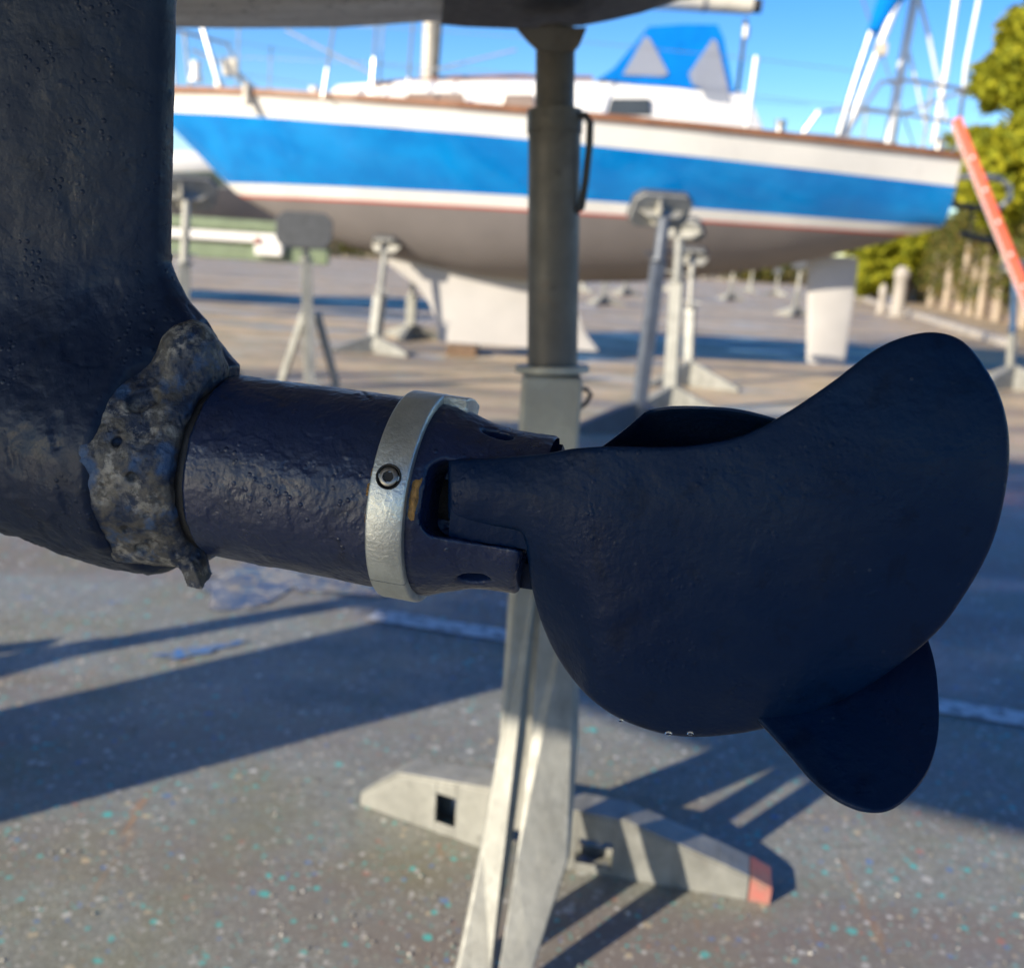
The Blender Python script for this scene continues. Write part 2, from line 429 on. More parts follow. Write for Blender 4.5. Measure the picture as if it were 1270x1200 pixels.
def asphalt():
    t = NT('stained_asphalt')
    fine = t.noise(95, 5, .7)
    base = t.mix(t.ramp(fine, [(.28, 0.0), (.72, 1.0)]), (.098, .116, .114), (.275, .305, .300))
    agg = t.vor(210)
    base = t.mix(t.ramp(agg.outputs['Color'], [(.0, .42), (.6, 0.0)]), base, (.10, .10, .10))
    base = t.mix(t.math('MULTIPLY', t.ramp(agg.outputs['Distance'], [(.18, 1.0), (.30, 0.0)]), t.ramp(agg.outputs['Color'], [(.80, 0.0), (.86, .65)])), base, (.40, .38, .35))
    base = t.mix(t.ramp(t.noise(38, 4, .7), [(.50, 0.0), (.66, .6)]), base, (.075, .082, .08))
    med = t.noise(7, 5, .65)
    base = t.mix(t.ramp(med, [(.40, 0.0), (.70, .6)]), base, (.115, .133, .134))
    # warm dust, large streaky stains darkened to stand in for cast shadow streaks
    lg = t.noise(.32, 5, .62, vec=t.obj((.5, 1.7, 1), (0, 0, .25)))
    sp = t.n('ShaderNodeSeparateXYZ'); t.l(t.tc.outputs['Object'], sp.inputs[0])
    away = t.n('ShaderNodeMapRange'); away.inputs[1].default_value = 3.5; away.inputs[2].default_value = 8.0; t.l(sp.outputs[1], away.inputs[0])
    base = t.mix(t.math('MULTIPLY', t.ramp(lg, [(.26, .55), (.52, .95)]), t.math('ADD', t.math('MULTIPLY', away.outputs[0], .85), .10)), base, (.58, .415, .235))
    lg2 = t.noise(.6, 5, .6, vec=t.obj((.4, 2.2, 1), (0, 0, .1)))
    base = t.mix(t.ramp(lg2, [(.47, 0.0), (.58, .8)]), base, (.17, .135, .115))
    # yellow-green film and rust streaks on the working area
    yl = t.noise(3.1, 4, .6, vec=t.obj((1, 1, 1), (0, 0, 1)))
    base = t.mix(t.ramp(yl, [(.46, 0.0), (.66, .5)]), base, (.17, .16, .085))
    rs = t.noise(4.5, 5, .6, vec=t.obj((3.2, .45, 1), (0, 0, -.75)))
    base = t.mix(t.ramp(rs, [(.64, 0.0), (.72, .6)]), base, (.34, .17, .06))
    bl = t.noise(1.6, 4, .55, vec=t.obj((.6, 2.0, 1), (0, 0, .5)))
    base = t.mix(t.ramp(bl, [(.66, 0.0), (.74, .6)]), base, (.07, .20, .42))
    # spattered antifouling paint: round drops of many colours
    pal = [(.0, (.34, .34, .32)), (.20, (.06, .42, .40)), (.42, (.44, .43, .41)), (.60, (.08, .17, .36)), (.70, (.22, .24, .20)), (.80, (.46, .38, .25)), (.89, (.34, .15, .11)), (.94, (.60, .60, .58))]
    for sc, thr, keep, dm in ((11, .11, .66, .8), (22, .19, .52, .85), (48, .27, .42, .8), (110, .34, .40, .6)):
        wv = t.n('ShaderNodeVectorMath', operation='ADD')
        nz = t.n('ShaderNodeTexNoise'); nz.inputs['Scale'].default_value = sc*2.5; nz.inputs['Detail'].default_value = 2
        t.l(t.tc.outputs['Object'], nz.inputs['Vector'])
        s2 = t.n('ShaderNodeVectorMath', operation='SCALE'); s2.inputs['Scale'].default_value = .22/sc
        t.l(nz.outputs['Color'], s2.inputs[0]); t.l(t.tc.outputs['Object'], wv.inputs[0]); t.l(s2.outputs[0], wv.inputs[1])
        v = t.vor(sc, vec=wv.outputs[0]); v.voronoi_dimensions = '2D'
        sep = t.n('ShaderNodeSeparateColor'); t.l(v.outputs['Color'], sep.inputs[0])
        rad = t.math('MULTIPLY', sep.outputs[1], thr)
        spot = t.math('LESS_THAN', v.outputs['Distance'], rad)
        on = t.math('GREATER_THAN', sep.outputs[2], keep)
        dens = t.ramp(t.noise(1.3, 3), [(.32, .3), (.50, 1.0)])
        colr = t.ramp(sep.outputs[0], pal, 'CONSTANT')
        fac = t.math('MULTIPLY', t.math('MULTIPLY', spot, on), t.math('MULTIPLY', dens, dm))
        base = t.mix(fac, base, colr)
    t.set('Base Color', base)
    wet = t.ramp(t.noise(.9, 4, .6, vec=t.obj((.8, 1.5, 1), (0, 0, .3))), [(.50, 0.0), (.62, 1.0)])
    t.set('Roughness', t.mix(wet, t.ramp(t.noise(30, 4), [(.3, .50), (.7, .70)]), (.30, .30, .30)))
    t.set('Specular IOR Level', t.math('SUBTRACT', .45, t.math('MULTIPLY', away.outputs[0], .33)))
    t.set('Normal', t.bump(t.noise(190, 3, .6), .0016)); return t.m
M['asphalt'] = asphalt()
def paint_line():
    t = NT('worn_line_paint')
    w = t.noise(30, 6, .7)
    t.set('Base Color', t.mix(t.ramp(w, [(.38, 0.0), (.52, 1.0)]), (.20, .20, .20), (.58, .58, .57))); t.set('Roughness', .75)
    t.set('Normal', t.bump(t.noise(150, 4), .003)); return t.m
M['line'] = paint_line()
def puddle():
    t = NT('wet_film'); t.set('Base Color', (.075, .085, .10)); t.set('Roughness', .05); t.set('Specular IOR Level', 1.0)
    t.set('Normal', t.bump(t.noise(9, 3), .004)); return t.m
M['puddle'] = puddle()

# ------------------------------------------------------------------ ground
def ground():
    n = 400.0
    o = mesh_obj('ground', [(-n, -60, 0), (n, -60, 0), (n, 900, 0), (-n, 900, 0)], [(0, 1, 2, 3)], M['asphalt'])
    o['kind'] = 'structure'; return o
ground()
def painted_line(p, q, w, nm='painted_line'):
    p = np.array(p); q = np.array(q); d = (q-p)/np.linalg.norm(q-p); nrm = np.array([-d[1], d[0], 0])*w/2
    up = np.array([0, 0, .004])
    o = mesh_obj(nm, [p-nrm+up, q-nrm+up, q+nrm+up, p+nrm+up], [(0, 1, 2, 3)], M['line']); o['kind'] = 'structure'; return o
la = gnd(470, 764); lb = gnd(1270, 893); ld = (lb-la)/np.linalg.norm(lb-la)
painted_line(la - ld*.02, la + ld*3.2, .085)
for (a, b, w) in (((215, 382), (640, 407), .12), ((215, 330), (470, 338), .12), ((760, 410), (1270, 470), .12)):
    painted_line(gnd(*a), gnd(*b), w)
def puddle_sheet(c, rx, ry, seed):
    V = [(c[0], c[1], .004)]; n = 60
    for k in range(n):
        t = 2*math.pi*k/n
        q = 1+.35*math.sin(2*t+seed)+.22*math.sin(3*t+seed*2.1)+.12*math.sin(7*t+seed*3.3)+.06*math.sin(13*t)
        V.append((c[0]+rx*q*math.cos(t), c[1]+ry*q*math.sin(t), .004))
    o = mesh_obj('puddle', V, [(0, 1+k, 1+(k+1) % n) for k in range(n)], M['puddle']); o['kind'] = 'structure'
g = gnd(375, 725); puddle_sheet((g[0]-.02, g[1]+.10), .20, .33, 1.0)
def paint_smear(px, py, L, w, ang):
    g = gnd(px, py); V = [(g[0], g[1], .0045)]; n = 40; ca, sa = math.cos(ang), math.sin(ang)
    for k in range(n):
        t = 2*math.pi*k/n; q = 1+.25*math.sin(3*t+1)+.2*math.sin(8*t)+.12*math.sin(13*t+2)
        x, y = L*q*math.cos(t), w*q*math.sin(t); V.append((g[0]+x*ca-y*sa, g[1]+x*sa+y*ca, .0045))
    t_ = NT('blue_paint_smear'); t_.set('Base Color', t_.mix(t_.ramp(t_.noise(40, 5, .7), [(.40, 0.0), (.60, 1.0)]), (.16, .18, .19), (.03, .15, .42))); t_.set('Roughness', .6)
    o = mesh_obj('paint_smear', V, [(0, 1+k, 1+(k+1) % n) for k in range(n)], t_.m); o['kind'] = 'structure'
paint_smear(245, 808, .10, .025, .65); paint_smear(560, 700, .12, .03, .5)
# loose grit and pebbles: nobody could count them
def grit():
    Vs = []; Fs = []
    ico = [(0, 0, 1), (.9, 0, .2), (.2, .85, .2), (-.75, .5, .1), (-.7, -.55, .2), (.25, -.85, .1), (0, 0, -.5)]
    fc = [(0, 1, 2), (0, 2, 3), (0, 3, 4), (0, 4, 5), (0, 5, 1), (6, 2, 1), (6, 3, 2), (6, 4, 3), (6, 5, 4), (6, 1, 5)]
    for i in range(2600):
        y = .9+2.6*rng.random()**1.3; x = (rng.random()-.5)*2.4*max(1, y*.7)
        s = .0012+.0035*rng.random()**3
        n = len(Vs)
        for v in ico: Vs.append((x+v[0]*s*(.8+.4*rng.random()), y+v[1]*s*(.8+.4*rng.random()), v[2]*s*.8+s*.3))
        Fs += [tuple(n+k for k in f) for f in fc]
    t = NT('grit'); gg = t.n('ShaderNodeNewGeometry')
    t.set('Base Color', t.ramp(gg.outputs['Random Per Island'], [(0, (.12, .115, .11)), (.5, (.26, .24, .21)), (.8, (.52, .48, .42)), (1, (.70, .68, .64))])); t.set('Roughness', .6)
    o = mesh_obj('gravel', Vs, Fs, t.m); o['kind'] = 'stuff'; tag(o, 'scattered pale grit lying on the asphalt', 'grit')
grit()

# ------------------------------------------------------------------ the yacht overhead (only its bottom shows)
AX0 = at(281, 577, .60); AX1 = at(664, 638, .564)
ea = (AX1-AX0)/np.linalg.norm(AX1-AX0)
e3 = np.array([0, 0, 1.]) - ea*ea[2]; e3 /= np.linalg.norm(e3); e2 = np.cross(e3, ea)
FR = (AX0, ea, e2, e3)
def own_yacht():
    fx = np.array([ea[0], ea[1], 0]); fx /= np.linalg.norm(fx); fy = np.array([-fx[1], fx[0], 0])
    o0 = np.array([AX0[0], AX0[1], 0]) + fy*.0
    T = thing('sailing_yacht', 'grey scraped hull bottom of the yacht propped up overhead', 'yacht', o0)
    sec = [(0, 0), (.25, .008), (.5, .025), (.75, .055), (.95, .095), (1.08, .135), (1.17, .19), (1.23, .28), (1.27, .45), (1.30, .85)]
    xs = np.concatenate([np.linspace(-5.3, -1, 14), np.linspace(-.8, 1.0, 14), np.linspace(1.05, 1.15, 2)])
    V = []; Fc = []; mi = []
    full = [(-y, z) for y, z in sec[::-1]] + sec[1:]
    for x in xs:
        if x < -.9:
            k = (-.9-x)/4.4; b = max(.02, 1-k**2.2); rise = .75*k**1.9
        else:
            k = 0; b = 1-.03*(x+.9)**2; rise = 0
        rise += .07*max(0, x+.55) + .02*max(0, x+.3)**2
        for (y, z) in full:
            zz = 1.29 + rise*(1-z*.6) + z*(1+.4*k) - .03*(y*b*1.28)
            p = o0 + fx*x + fy*(y*b*1.32); V.append((p[0], p[1], zz))
    m = len(full)
    for i in range(len(xs)-1):
        for j in range(m-1):
            Fc.append((i*m+j, (i+1)*m+j, (i+1)*m+j+1, i*m+j+1)); mi.append(1 if (j < 2 or j > m-4) else 0)
    Fc.append(tuple((len(xs)-1)*m+j for j in range(m))); mi.append(1)
    for i in range(len(xs)-1): Fc.append((i*m, i*m+m-1, (i+1)*m+m-1, (i+1)*m)); mi.append(1)
    o = mesh_obj('hull', V, Fc, None, T, True, [M['hull_own'], M['topside_own']], mi)
    shade_auto(o, 50)
    # fin keel ahead of the drive, standing on timber blocks
    kb = MB()
    rows = []
    for z, x0, x1 in ((1.40, -2.2, -1.44), (.7, -2.08, -1.5), (.16, -2.02, -1.52)):
        ring = []
        for k in range(24):
            t = 2*math.pi*k/24
            cx = (x0+x1)/2 + (x1-x0)/2*math.cos(t); th = .075*math.sin(t)*(1-.35*math.cos(t))
            p = o0+fx*cx+fy*th; ring.append((p[0], p[1], z))
        rows.append(ring)
    V = [v for r_ in rows for v in r_]
    Fk = [(i*24+k, i*24+(k+1) % 24, (i+1)*24+(k+1) % 24, (i+1)*24+k) for i in range(2) for k in range(24)] + [tuple(48+k for k in range(24))]
    mesh_obj('keel', V, Fk, M['lead'], T, True)
    return T, o0, fx, fy
YT, yo, yfx, yfy = own_yacht()
p = yo + yfx*-1.86
for dx in (-.25, .25):
    q = p + yfx*dx
    b = MB().box((q[0], q[1], .079), (.09, .25, .079)).build('timber_block', M['wood'], None, False, .006)
    tag(b, 'squared timber block under the keel of the overhead yacht, %s' % ('forward one' if dx < 0 else 'aft one'), 'timber block')

# ------------------------------------------------------------------ sail drive leg
def lerp_prof(s, pts):
    xs = [p[0] for p in pts]; ys = [p[1] for p in pts]; return np.interp(s, xs, ys)
DRV = thing('sail_drive', 'dark navy painted drive leg hanging from the hull, with corroded collar', 'boat drive', AX0)
def leg_fn(s, y, z):
    fl = np.clip((.112-z)/.056, 0, 1)
    te = np.minimum(-.0415 + .044*fl**1.35 - .006*np.clip(z-.11, 0, 1), .0005)
    d = np.clip(te-s, 0, .3)
    T = .0045 + .027*np.sqrt(np.clip(d/.12, 0, 1))*np.clip(1.15-.5*np.clip((d-.12)/.18, 0, 1), 0, 1) + .007*fl**1.5
    leg = smax(smax((np.abs(y)-T)*.85, s-te, .004), -(s+.34), .02)
    leg = smax(leg, -z, .02)
    r = lerp_prof(s, [(-.36, .040), (-.22, .053), (-.13, .059), (-.07, .066), (-.04, .0665)])
    tor = np.sqrt(y*y + (z+.002)**2) - r
    tor = smax(tor, s+.0445, .006); tor = smax(tor, -(s+.36), .03)
    sk = np.sqrt((np.clip(np.abs(s+.07)-.03, 0, 1))**2 + y*y*1.3 + (z+.055)**2) - .017
    tor = smin(tor, sk, .015)
    return smin(leg, tor, .030)
def leg_disp(V):
    low = np.clip((.16-V[:, 2])/.12, 0, 1)
    rg = fbm(V, 90, 3, 3)*.0009*(.25+low*(.6+.8*np.clip(fbm(V, 22, 9, 2), 0, 1)))
    step = np.clip((fbm(V*np.array([1, 1, .6]), 30, 21, 4)-.25)/.05, 0, 1)*.0008*(.12+low)
    bl = np.clip(vnoise(V, 140, 31)-.82, 0, 1)*.006
    return rg - step + bl
sdf_obj('leg', leg_fn, (-.20, -.082, -.088), (.008, .082, .50), .0016, FR, M['navy_leg'], DRV, leg_disp)
def collar_fn(s, y, z):
    ang = np.arctan2(z, -y)
    rr = np.sqrt(y*y+z*z)
    r = lerp_prof(s, [(-.047, .0640), (-.030, .0625), (-.012, .0600), (-.003, .0555)])
    r = r + .0012*np.sin(ang*5+1)+.0008*np.sin(ang*11)
    f = smax(smax(rr-r, s+.0035, .003), -(s+.052), .002)
    f = smax(f, -(rr-.030), .002)
    lug = np.maximum(np.maximum(np.abs(s+.0045+(z+.056)*.5)-.0050, np.abs(y+.024)-.0075), np.abs(z+.0555-.3*(y+.024))-.0075)
    f = smin(f, lug, .006)
    top = np.sqrt((s+.017)**2*.9 + (y+.014)**2*.8 + ((z-.060)*.75)**2) - .0165
    f = smin(f, top, .012)
    for (a, ss, ra) in ((R(40), -.028, .0065), (R(44), -.0235, .006), (R(-42), -.020, .006), (R(-46), -.026, .005), (R(18), -.032, .003), (R(-18), -.016, .0035), (R(2), -.022, .0028), (R(-30), -.030, .003), (R(26), -.014, .003)):
        hole = np.sqrt((s-ss)**2 + (y+.0615*math.cos(a))**2 + (z-.0615*math.sin(a))**2) - ra
        f = smax(f, -hole, .0015)
    return f
def collar_disp(V):
    return fbm(V, 110, 5, 4)*.00075 - np.clip(vnoise(V, 230, 8)-.60, 0, 1)*.003 - np.clip(vnoise(V, 60, 18)-.60, 0, 1)*.003
cl = sdf_obj('collar', collar_fn, (-.058, -.08, -.082), (.012, .08, .088), .0009, FR, M['corroded'], DRV, collar_disp)
cl['label'] = 'pitted corroded grey collar with patches of blue paint'
V, Fc = lathe([(-.006, .0), (-.006, .050), (.004, .050), (.004, 0)], 64, AX0, ea, -e2, e3)
mesh_obj('shaft_seal', V, Fc, M['black'], DRV, True)
# water drops clinging to the leg
def drop(px, py, d, r, parent, nm='water_drop', sq=(1, 1, 1)):
    c = at(px, py, d); V = []; Fc = []
    n, m_ = 10, 6
    for i in range(m_+1):
        t = math.pi*i/m_
        for k in range(n):
            f = 2*math.pi*k/n
            V.append(c + r*(cr*math.sin(t)*math.cos(f)*sq[0] + cu*math.cos(t)*sq[1] + cf*math.sin(t)*math.sin(f)*.6*sq[2]))
    for i in range(m_):
        for k in range(n): Fc.append((i*n+k, i*n+(k+1) % n, (i+1)*n+(k+1) % n, (i+1)*n+k))
    return mesh_obj(nm, V, Fc, M['water'], parent, True)

# ------------------------------------------------------------------ folding propeller
PRO = thing('folding_propeller', 'dark navy three-bladed folding propeller with pale metal clamp ring', 'propeller', AX0)
TH0 = R(16)
BL_ANG = (0.0, R(120), R(-120))
def rotx(y, z, a):       # components in the frame turned by azimuth a (theta from -e2 towards +e3)
    rad = -y*math.cos(a) + z*math.sin(a)      # radial outwards
    tan = y*math.sin(a) + z*math.cos(a)
    return rad, tan
def hub_fn(s, y, z):
    rr = np.sqrt(y*y+z*z)
    r = lerp_prof(s, [(0, .0525), (.122, .0535), (.131, .0528), (.142, .0495), (.153, .0460), (.165, .0442), (.190, .0435)])
    r = r - .003*np.clip(1-s/.003, 0, 1)
    f = smax(smax(rr-r, -(s-.0005), .003), s-.1865-.13*z, .004)
    for da in BL_ANG:
        rad, tan = rotx(y, z, TH0+da)
        b = np.maximum(np.abs(tan)-.0205, np.maximum(.016-rad, .134-s))
        q = np.sqrt(np.clip(np.abs(tan)-.0114, 0, 1)**2 + np.clip(.142-s, 0, 1)**2) - .008
        b = np.maximum(q, .016-rad)
        f = smax(f, -b, .0022)
        # hinge pin hole
        rad2, tan2 = rotx(y, z, TH0+da+R(60))
        hole = np.sqrt((s-.160)**2*.30 + tan2**2) - .0048
        hole = np.maximum(hole, .034-rad2)
        f = smax(f, -hole, .0018)
    return f
def hub_disp(V):
    st = np.clip((fbm(V, 55, 41, 3)-.15)/.05, 0, 1)*.00035
    runs = fbm(V*np.array([.8, 1, 1]), 120, 43, 3)*.00028
    bl = np.clip(vnoise(V, 190, 33)-.85, 0, 1)*.004
    return st+runs+bl
sdf_obj('hub', hub_fn, (-.003, -.060, -.060), (.190, .060, .060), .0009, FR, M['navy_tube'], PRO, hub_disp)
V, Fc = lathe([(.10, .0), (.10, .0195), (.180, .0195), (.180, 0)], 40, AX0, ea, -e2, e3)
mesh_obj('hub_core', V, Fc, M['inner'], PRO, True)

# clamp ring in two halves, with socket screw and end lug
def ring_half(t0, t1, nm):
    r0, r1, s0, s1 = .0532, .0580, .1070, .1268
    prof = [(s0, r0), (s0, r1-.0012), (s0+.0004, r1-.0004), (s0+.0014, r1), (s1-.0014, r1), (s1-.0004, r1-.0004), (s1, r1-.0012), (s1, r0), (s0, r0)]
    V, Fc = lathe(prof, 90, AX0, ea, -e2, e3, t0, t1, False)
    m_ = 91
    Fc += [tuple(i*m_ for i in range(8)), tuple(i*m_+90 for i in range(8))[::-1]]
    return shade_auto(mesh_obj(nm, V, Fc, M['zinc'], PRO, True), 50)
ringA = ring_half(R(-39.4), R(112), 'clamp_ring_half'); ringA['label'] = 'pale metal half of the clamp ring with a socket screw'
ring_half(R(113), R(320), 'clamp_ring_half')
def on_hub(s, th, r): return AX0 + ea*s + r*(-e2*math.cos(th) + e3*math.sin(th))
def lug(th, s0, s1, w, r0, r1, nm, mat, parent):
    b = MB(); n = 6
    poly = []
    for i in range(n+1): poly.append(on_hub(s0, th-w/2+w*i/n, r1))
    for i in range(n, -1, -1): poly.append(on_hub(s0, th-w/2+w*i/n, r0))
    b.prism(poly, ea*(s1-s0)); return b.build(nm, mat, parent, False, .0012)
lug(R(104), .1250, .1400, R(30), .048, .0578, 'clamp_lug', M['zinc'], PRO)
# screw
th = R(22); sc = .1166; rad = -e2*math.cos(th)+e3*math.sin(th)
tang = np.cross(ea, rad)
def disc(rp, nm, mat, parent, n=28):
    V, Fc = lathe(rp, n, on_hub(sc, th, 0), rad, ea, tang); return mesh_obj(nm, V, Fc, mat, parent, True)
rim = disc([(.0584, .0066), (.0589, .0066), (.0590, .0060), (.0580, .0057), (.0578, .0)], 'screw_recess', M['socket'], PRO)
sw = disc([(.0575, .0049), (.0588, .0049), (.0593, .0043), (.0593, .0029), (.0584, .0027)], 'socket_screw', M['screw'], PRO); shade_auto(sw, 40)
disc([(.0584, .0028), (.0583, .0)], 'hex_socket', M['socket'], sw, 6)
# dried sealant by the ring
def residue(s, th_, ls, lt, h, seed):
    V = []; Fc = []; n, m_ = 10, 14
    for i in range(n+1):
        for k in range(m_+1):
            u = i/n*2-1; v = k/m_*2-1
            e = max(0, 1-max(abs(u), abs(v))**3)
            nz = .5+.5*math.sin(seed+u*5+v*9)+.4*math.sin(seed*2+v*17)
            V.append(on_hub(s+u*ls*(1+.15*math.sin(v*8+seed)), th_+v*lt/.053, .0530+h*e*(.5+.5*nz)-.0012*(1-e)))
    for i in range(n):
        for k in range(m_): Fc.append((i*(m_+1)+k, i*(m_+1)+k+1, (i+1)*(m_+1)+k+1, (i+1)*(m_+1)+k))
    mesh_obj('dried_sealant', V, Fc, M['residue'], PRO, True)
residue(.1296, R(12), .0026, .0135, .0014, 1.3)
residue(.1058, R(14), .0016, .0045, .0018, 2.1)
residue(.1062, R(-2), .0011, .0035, .0014, 4.2)
residue(.1060, R(24), .0009, .0030, .0012, 3.2)

# blades: one outline, three blades set round the shaft
outl = [(560, 570), (600, 568), (650, 565), (685, 561), (712, 556), (760, 553), (815, 554), (860, 552), (920, 540), (970, 515), (1030, 475), (1080, 437), (1120, 418), (1160, 412), (1195, 424), (1225, 460), (1245, 505), (1252, 560), (1245, 620), (1228, 680), (1195, 740), (1160, 785), (1100, 835), (1040, 870), (970, 897), (900, 911), (840, 912), (780, 896), (735, 868), (700, 828), (675, 780), (660, 730), (655, 695), (651, 672), (646, 660), (630, 655), (600, 651), (562, 645), (556, 640), (556, 608), (556, 576)]
def catmull(pts, sub):
    P = [np.array(p, float) for p in pts]; n = len(P); out = []
    for i in range(n):
        p0, p1, p2, p3 = P[i-1], P[i], P[(i+1) % n], P[(i+2) % n]
        for k in range(sub):
            t = k/sub
            out.append(.5*((2*p1)+(-p0+p2)*t+(2*p0-5*p1+4*p2-p3)*t*t+(-p0+3*p1-3*p2+p3)*t**3))
    return out
def to_loc(w): return np.array([(w-AX0)@ea, (w-AX0)@e2, (w-AX0)@e3])
def blade_mesh(outline):
    ol = catmull(outline, 6); n = len(ol); ctr = np.array([930., 690.])
    ts = [0.0, .12, .25, .38, .5, .62, .72, .80, .87, .92, .955, .98, .993, 1.0]
    OL = np.array(ol); seg = np.roll(OL, -1, 0)-OL
    def edge_dist(x, y):
        w = np.array([x, y])-OL; u = np.clip((w*seg).sum(1)/((seg*seg).sum(1)+1e-9), 0, 1)
        return float(np.sqrt((((w-seg*u[:, None])**2).sum(1)).min()))
    def surf(x, y, t, side):
        tx = (x-660)/590; ty = (y-412)/500
        d = .524 + (.480-.524)*tx + (-.015*(1-ty)+.015*ty)
        camber = .016*(1-((x-930)/300)**2*.55-((y-650)/255)**2*.75)
        d -= camber-.004
        low = min(1, max(0, (y-640)/160)) if x < 1050 else min(1, max(0, (y-640)/160))*max(0, 1-(x-1050)/140)
        d += low*(.011*math.exp(-edge_dist(x, y)*.0004/.017))
        wr = min(1, max(0, (730-x)/110)); d += wr*((y-(608+(x-560)*.15))*.00041)**2/(2*.044)
        dm = edge_dist(x, y)*.0004
        th_ = .0036*math.sqrt(max(0, 1-(1-min(dm/.0024, 1))**2)) + .010*(1-math.exp(-(dm/.040)**1.4)) + .0002
        return at(x, y, d + side*th_/2)
    cs = []
    for q in ol:
        w = min(1, max(0, (730-q[0])/110))*min(1, max(0, (690-q[1])/35)); cs.append(ctr*(1-w)+np.array([655., 611.])*w)
    V = []; Fc = []; nt = len(ts)
    for side in (-1, 1):
        base = len(V)
        for t in ts:
            for q, c in zip(ol, cs):
                p = c+(q-c)*t; V.append(to_loc(surf(p[0], p[1], t, side)))
        for i in range(nt-1):
            for k in range(n):
                a = base+i*n+k; b = base+i*n+(k+1) % n; Fc.append((a, b, b+n, a+n))
    nb = nt*n
    for k in range(n):
        a = (nt-1)*n+k; b = (nt-1)*n+(k+1) % n; Fc.append((a, b, nb+b, nb+a))
    V = np.array(V)
    # small waviness in the paint film
    V[:, 1] += fbm(V, 60, 61, 3)*.0004
    return V, Fc
BV, BF = blade_mesh(outl)
BV2, BF2 = blade_mesh(outl[3:-8] + [(654, 655), (664, 610)])
def root_mesh():
    """shank that fills the hub slot and runs out into the blade"""
    V = []; Fc = []
    secs = []
    for s in np.linspace(.147, .192, 12):
        k = (s-.147)/.045
        ht = .0192*(1-.02*k); r1 = .0418; r0 = .020
        ring = []
        for j in range(9):
            t = -1+2*j/8; ring.append((t*ht, math.sqrt(max(0, r1**2-(t*ht)**2)) - .002*k))
        ring += [(ht, r0), (0, r0), (-ht, r0)]
        secs.append([(s, q[1], q[0]) for q in ring])
    m_ = 12
    for r_ in secs:
        for (s, rad_, tan_) in r_:
            y = -rad_*math.cos(TH0) + tan_*math.sin(TH0); z = rad_*math.sin(TH0)+tan_*math.cos(TH0)
            V.append((s, y, z))
    for i in range(len(secs)-1):
        for k in range(m_): Fc.append((i*m_+k, i*m_+(k+1) % m_, (i+1)*m_+(k+1) % m_, (i+1)*m_+k))
    Fc.append(tuple(range(m_))[::-1]); Fc.append(tuple((len(secs)-1)*m_+k for k in range(m_)))
    return np.array(V), Fc
RV, RF = root_mesh()
def swing(V, h, tw, ds=0):
    # a loose blade turns a little on its hinge pin
    y = -V[:, 1]; z = V[:, 2]; s = V[:, 0]; C_, S_ = math.cos(TH0), math.sin(TH0)
    rad = y*C_+z*S_; tan = -y*S_+z*C_
    r_ = rad-.035; c, q = math.cos(tw), math.sin(tw); r_, tan = c*r_-q*tan, q*r_+c*tan; rad = r_+.035
    a = s-.16; b = rad-.03; c, q = math.cos(h), math.sin(h); s = .16+c*a-q*b; rad = .03+q*a+c*b
    return np.stack([s+ds, -(rad*C_-tan*S_), rad*S_+tan*C_], 1)
def place_blade(da, lab, h=0, tw=0, ds=0, slot=0, BV=None, BF=None, dz=0, sm=(1, 0)):
    def turn(V, da):
        c, s_ = math.cos(da), math.sin(da); y = -V[:, 1]; z = V[:, 2]
        L = np.stack([V[:, 0], -(c*y-s_*z), s_*y+c*z], 1)
        return AX0 + L[:, :1]*ea + L[:, 1:2]*e2 + L[:, 2:3]*e3
    V = np.concatenate([turn(swing(BV, h, tw, ds)*np.array([sm[0], 1, 1])+np.array([sm[1], 0, 0]), da)+e3*dz, turn(RV*np.array([1.0 if dz or not slot else 1.15, 1, 1])-np.array([0 if dz or not slot else .022, 0, 0]), slot)]); Fc = list(BF)+[tuple(i+len(BV) for i in f) for f in RF]
    o = mesh_obj('blade', V, Fc, M['navy_blade'], PRO, True); shade_auto(o, 55); o['label'] = lab
    return o
place_blade(0, 'large near blade of the propeller facing the viewer', BV=BV, BF=BF)
place_blade(R(164.1), 'far upper blade showing above the near one', .0435, -.540, .0070, BL_ANG[1], BV2, BF2, .0050)
place_blade(R(-131), 'lower blade hanging below the near one', -.005, .0745, 0, BL_ANG[2], BV2, BF2, 0, (.83, .063))

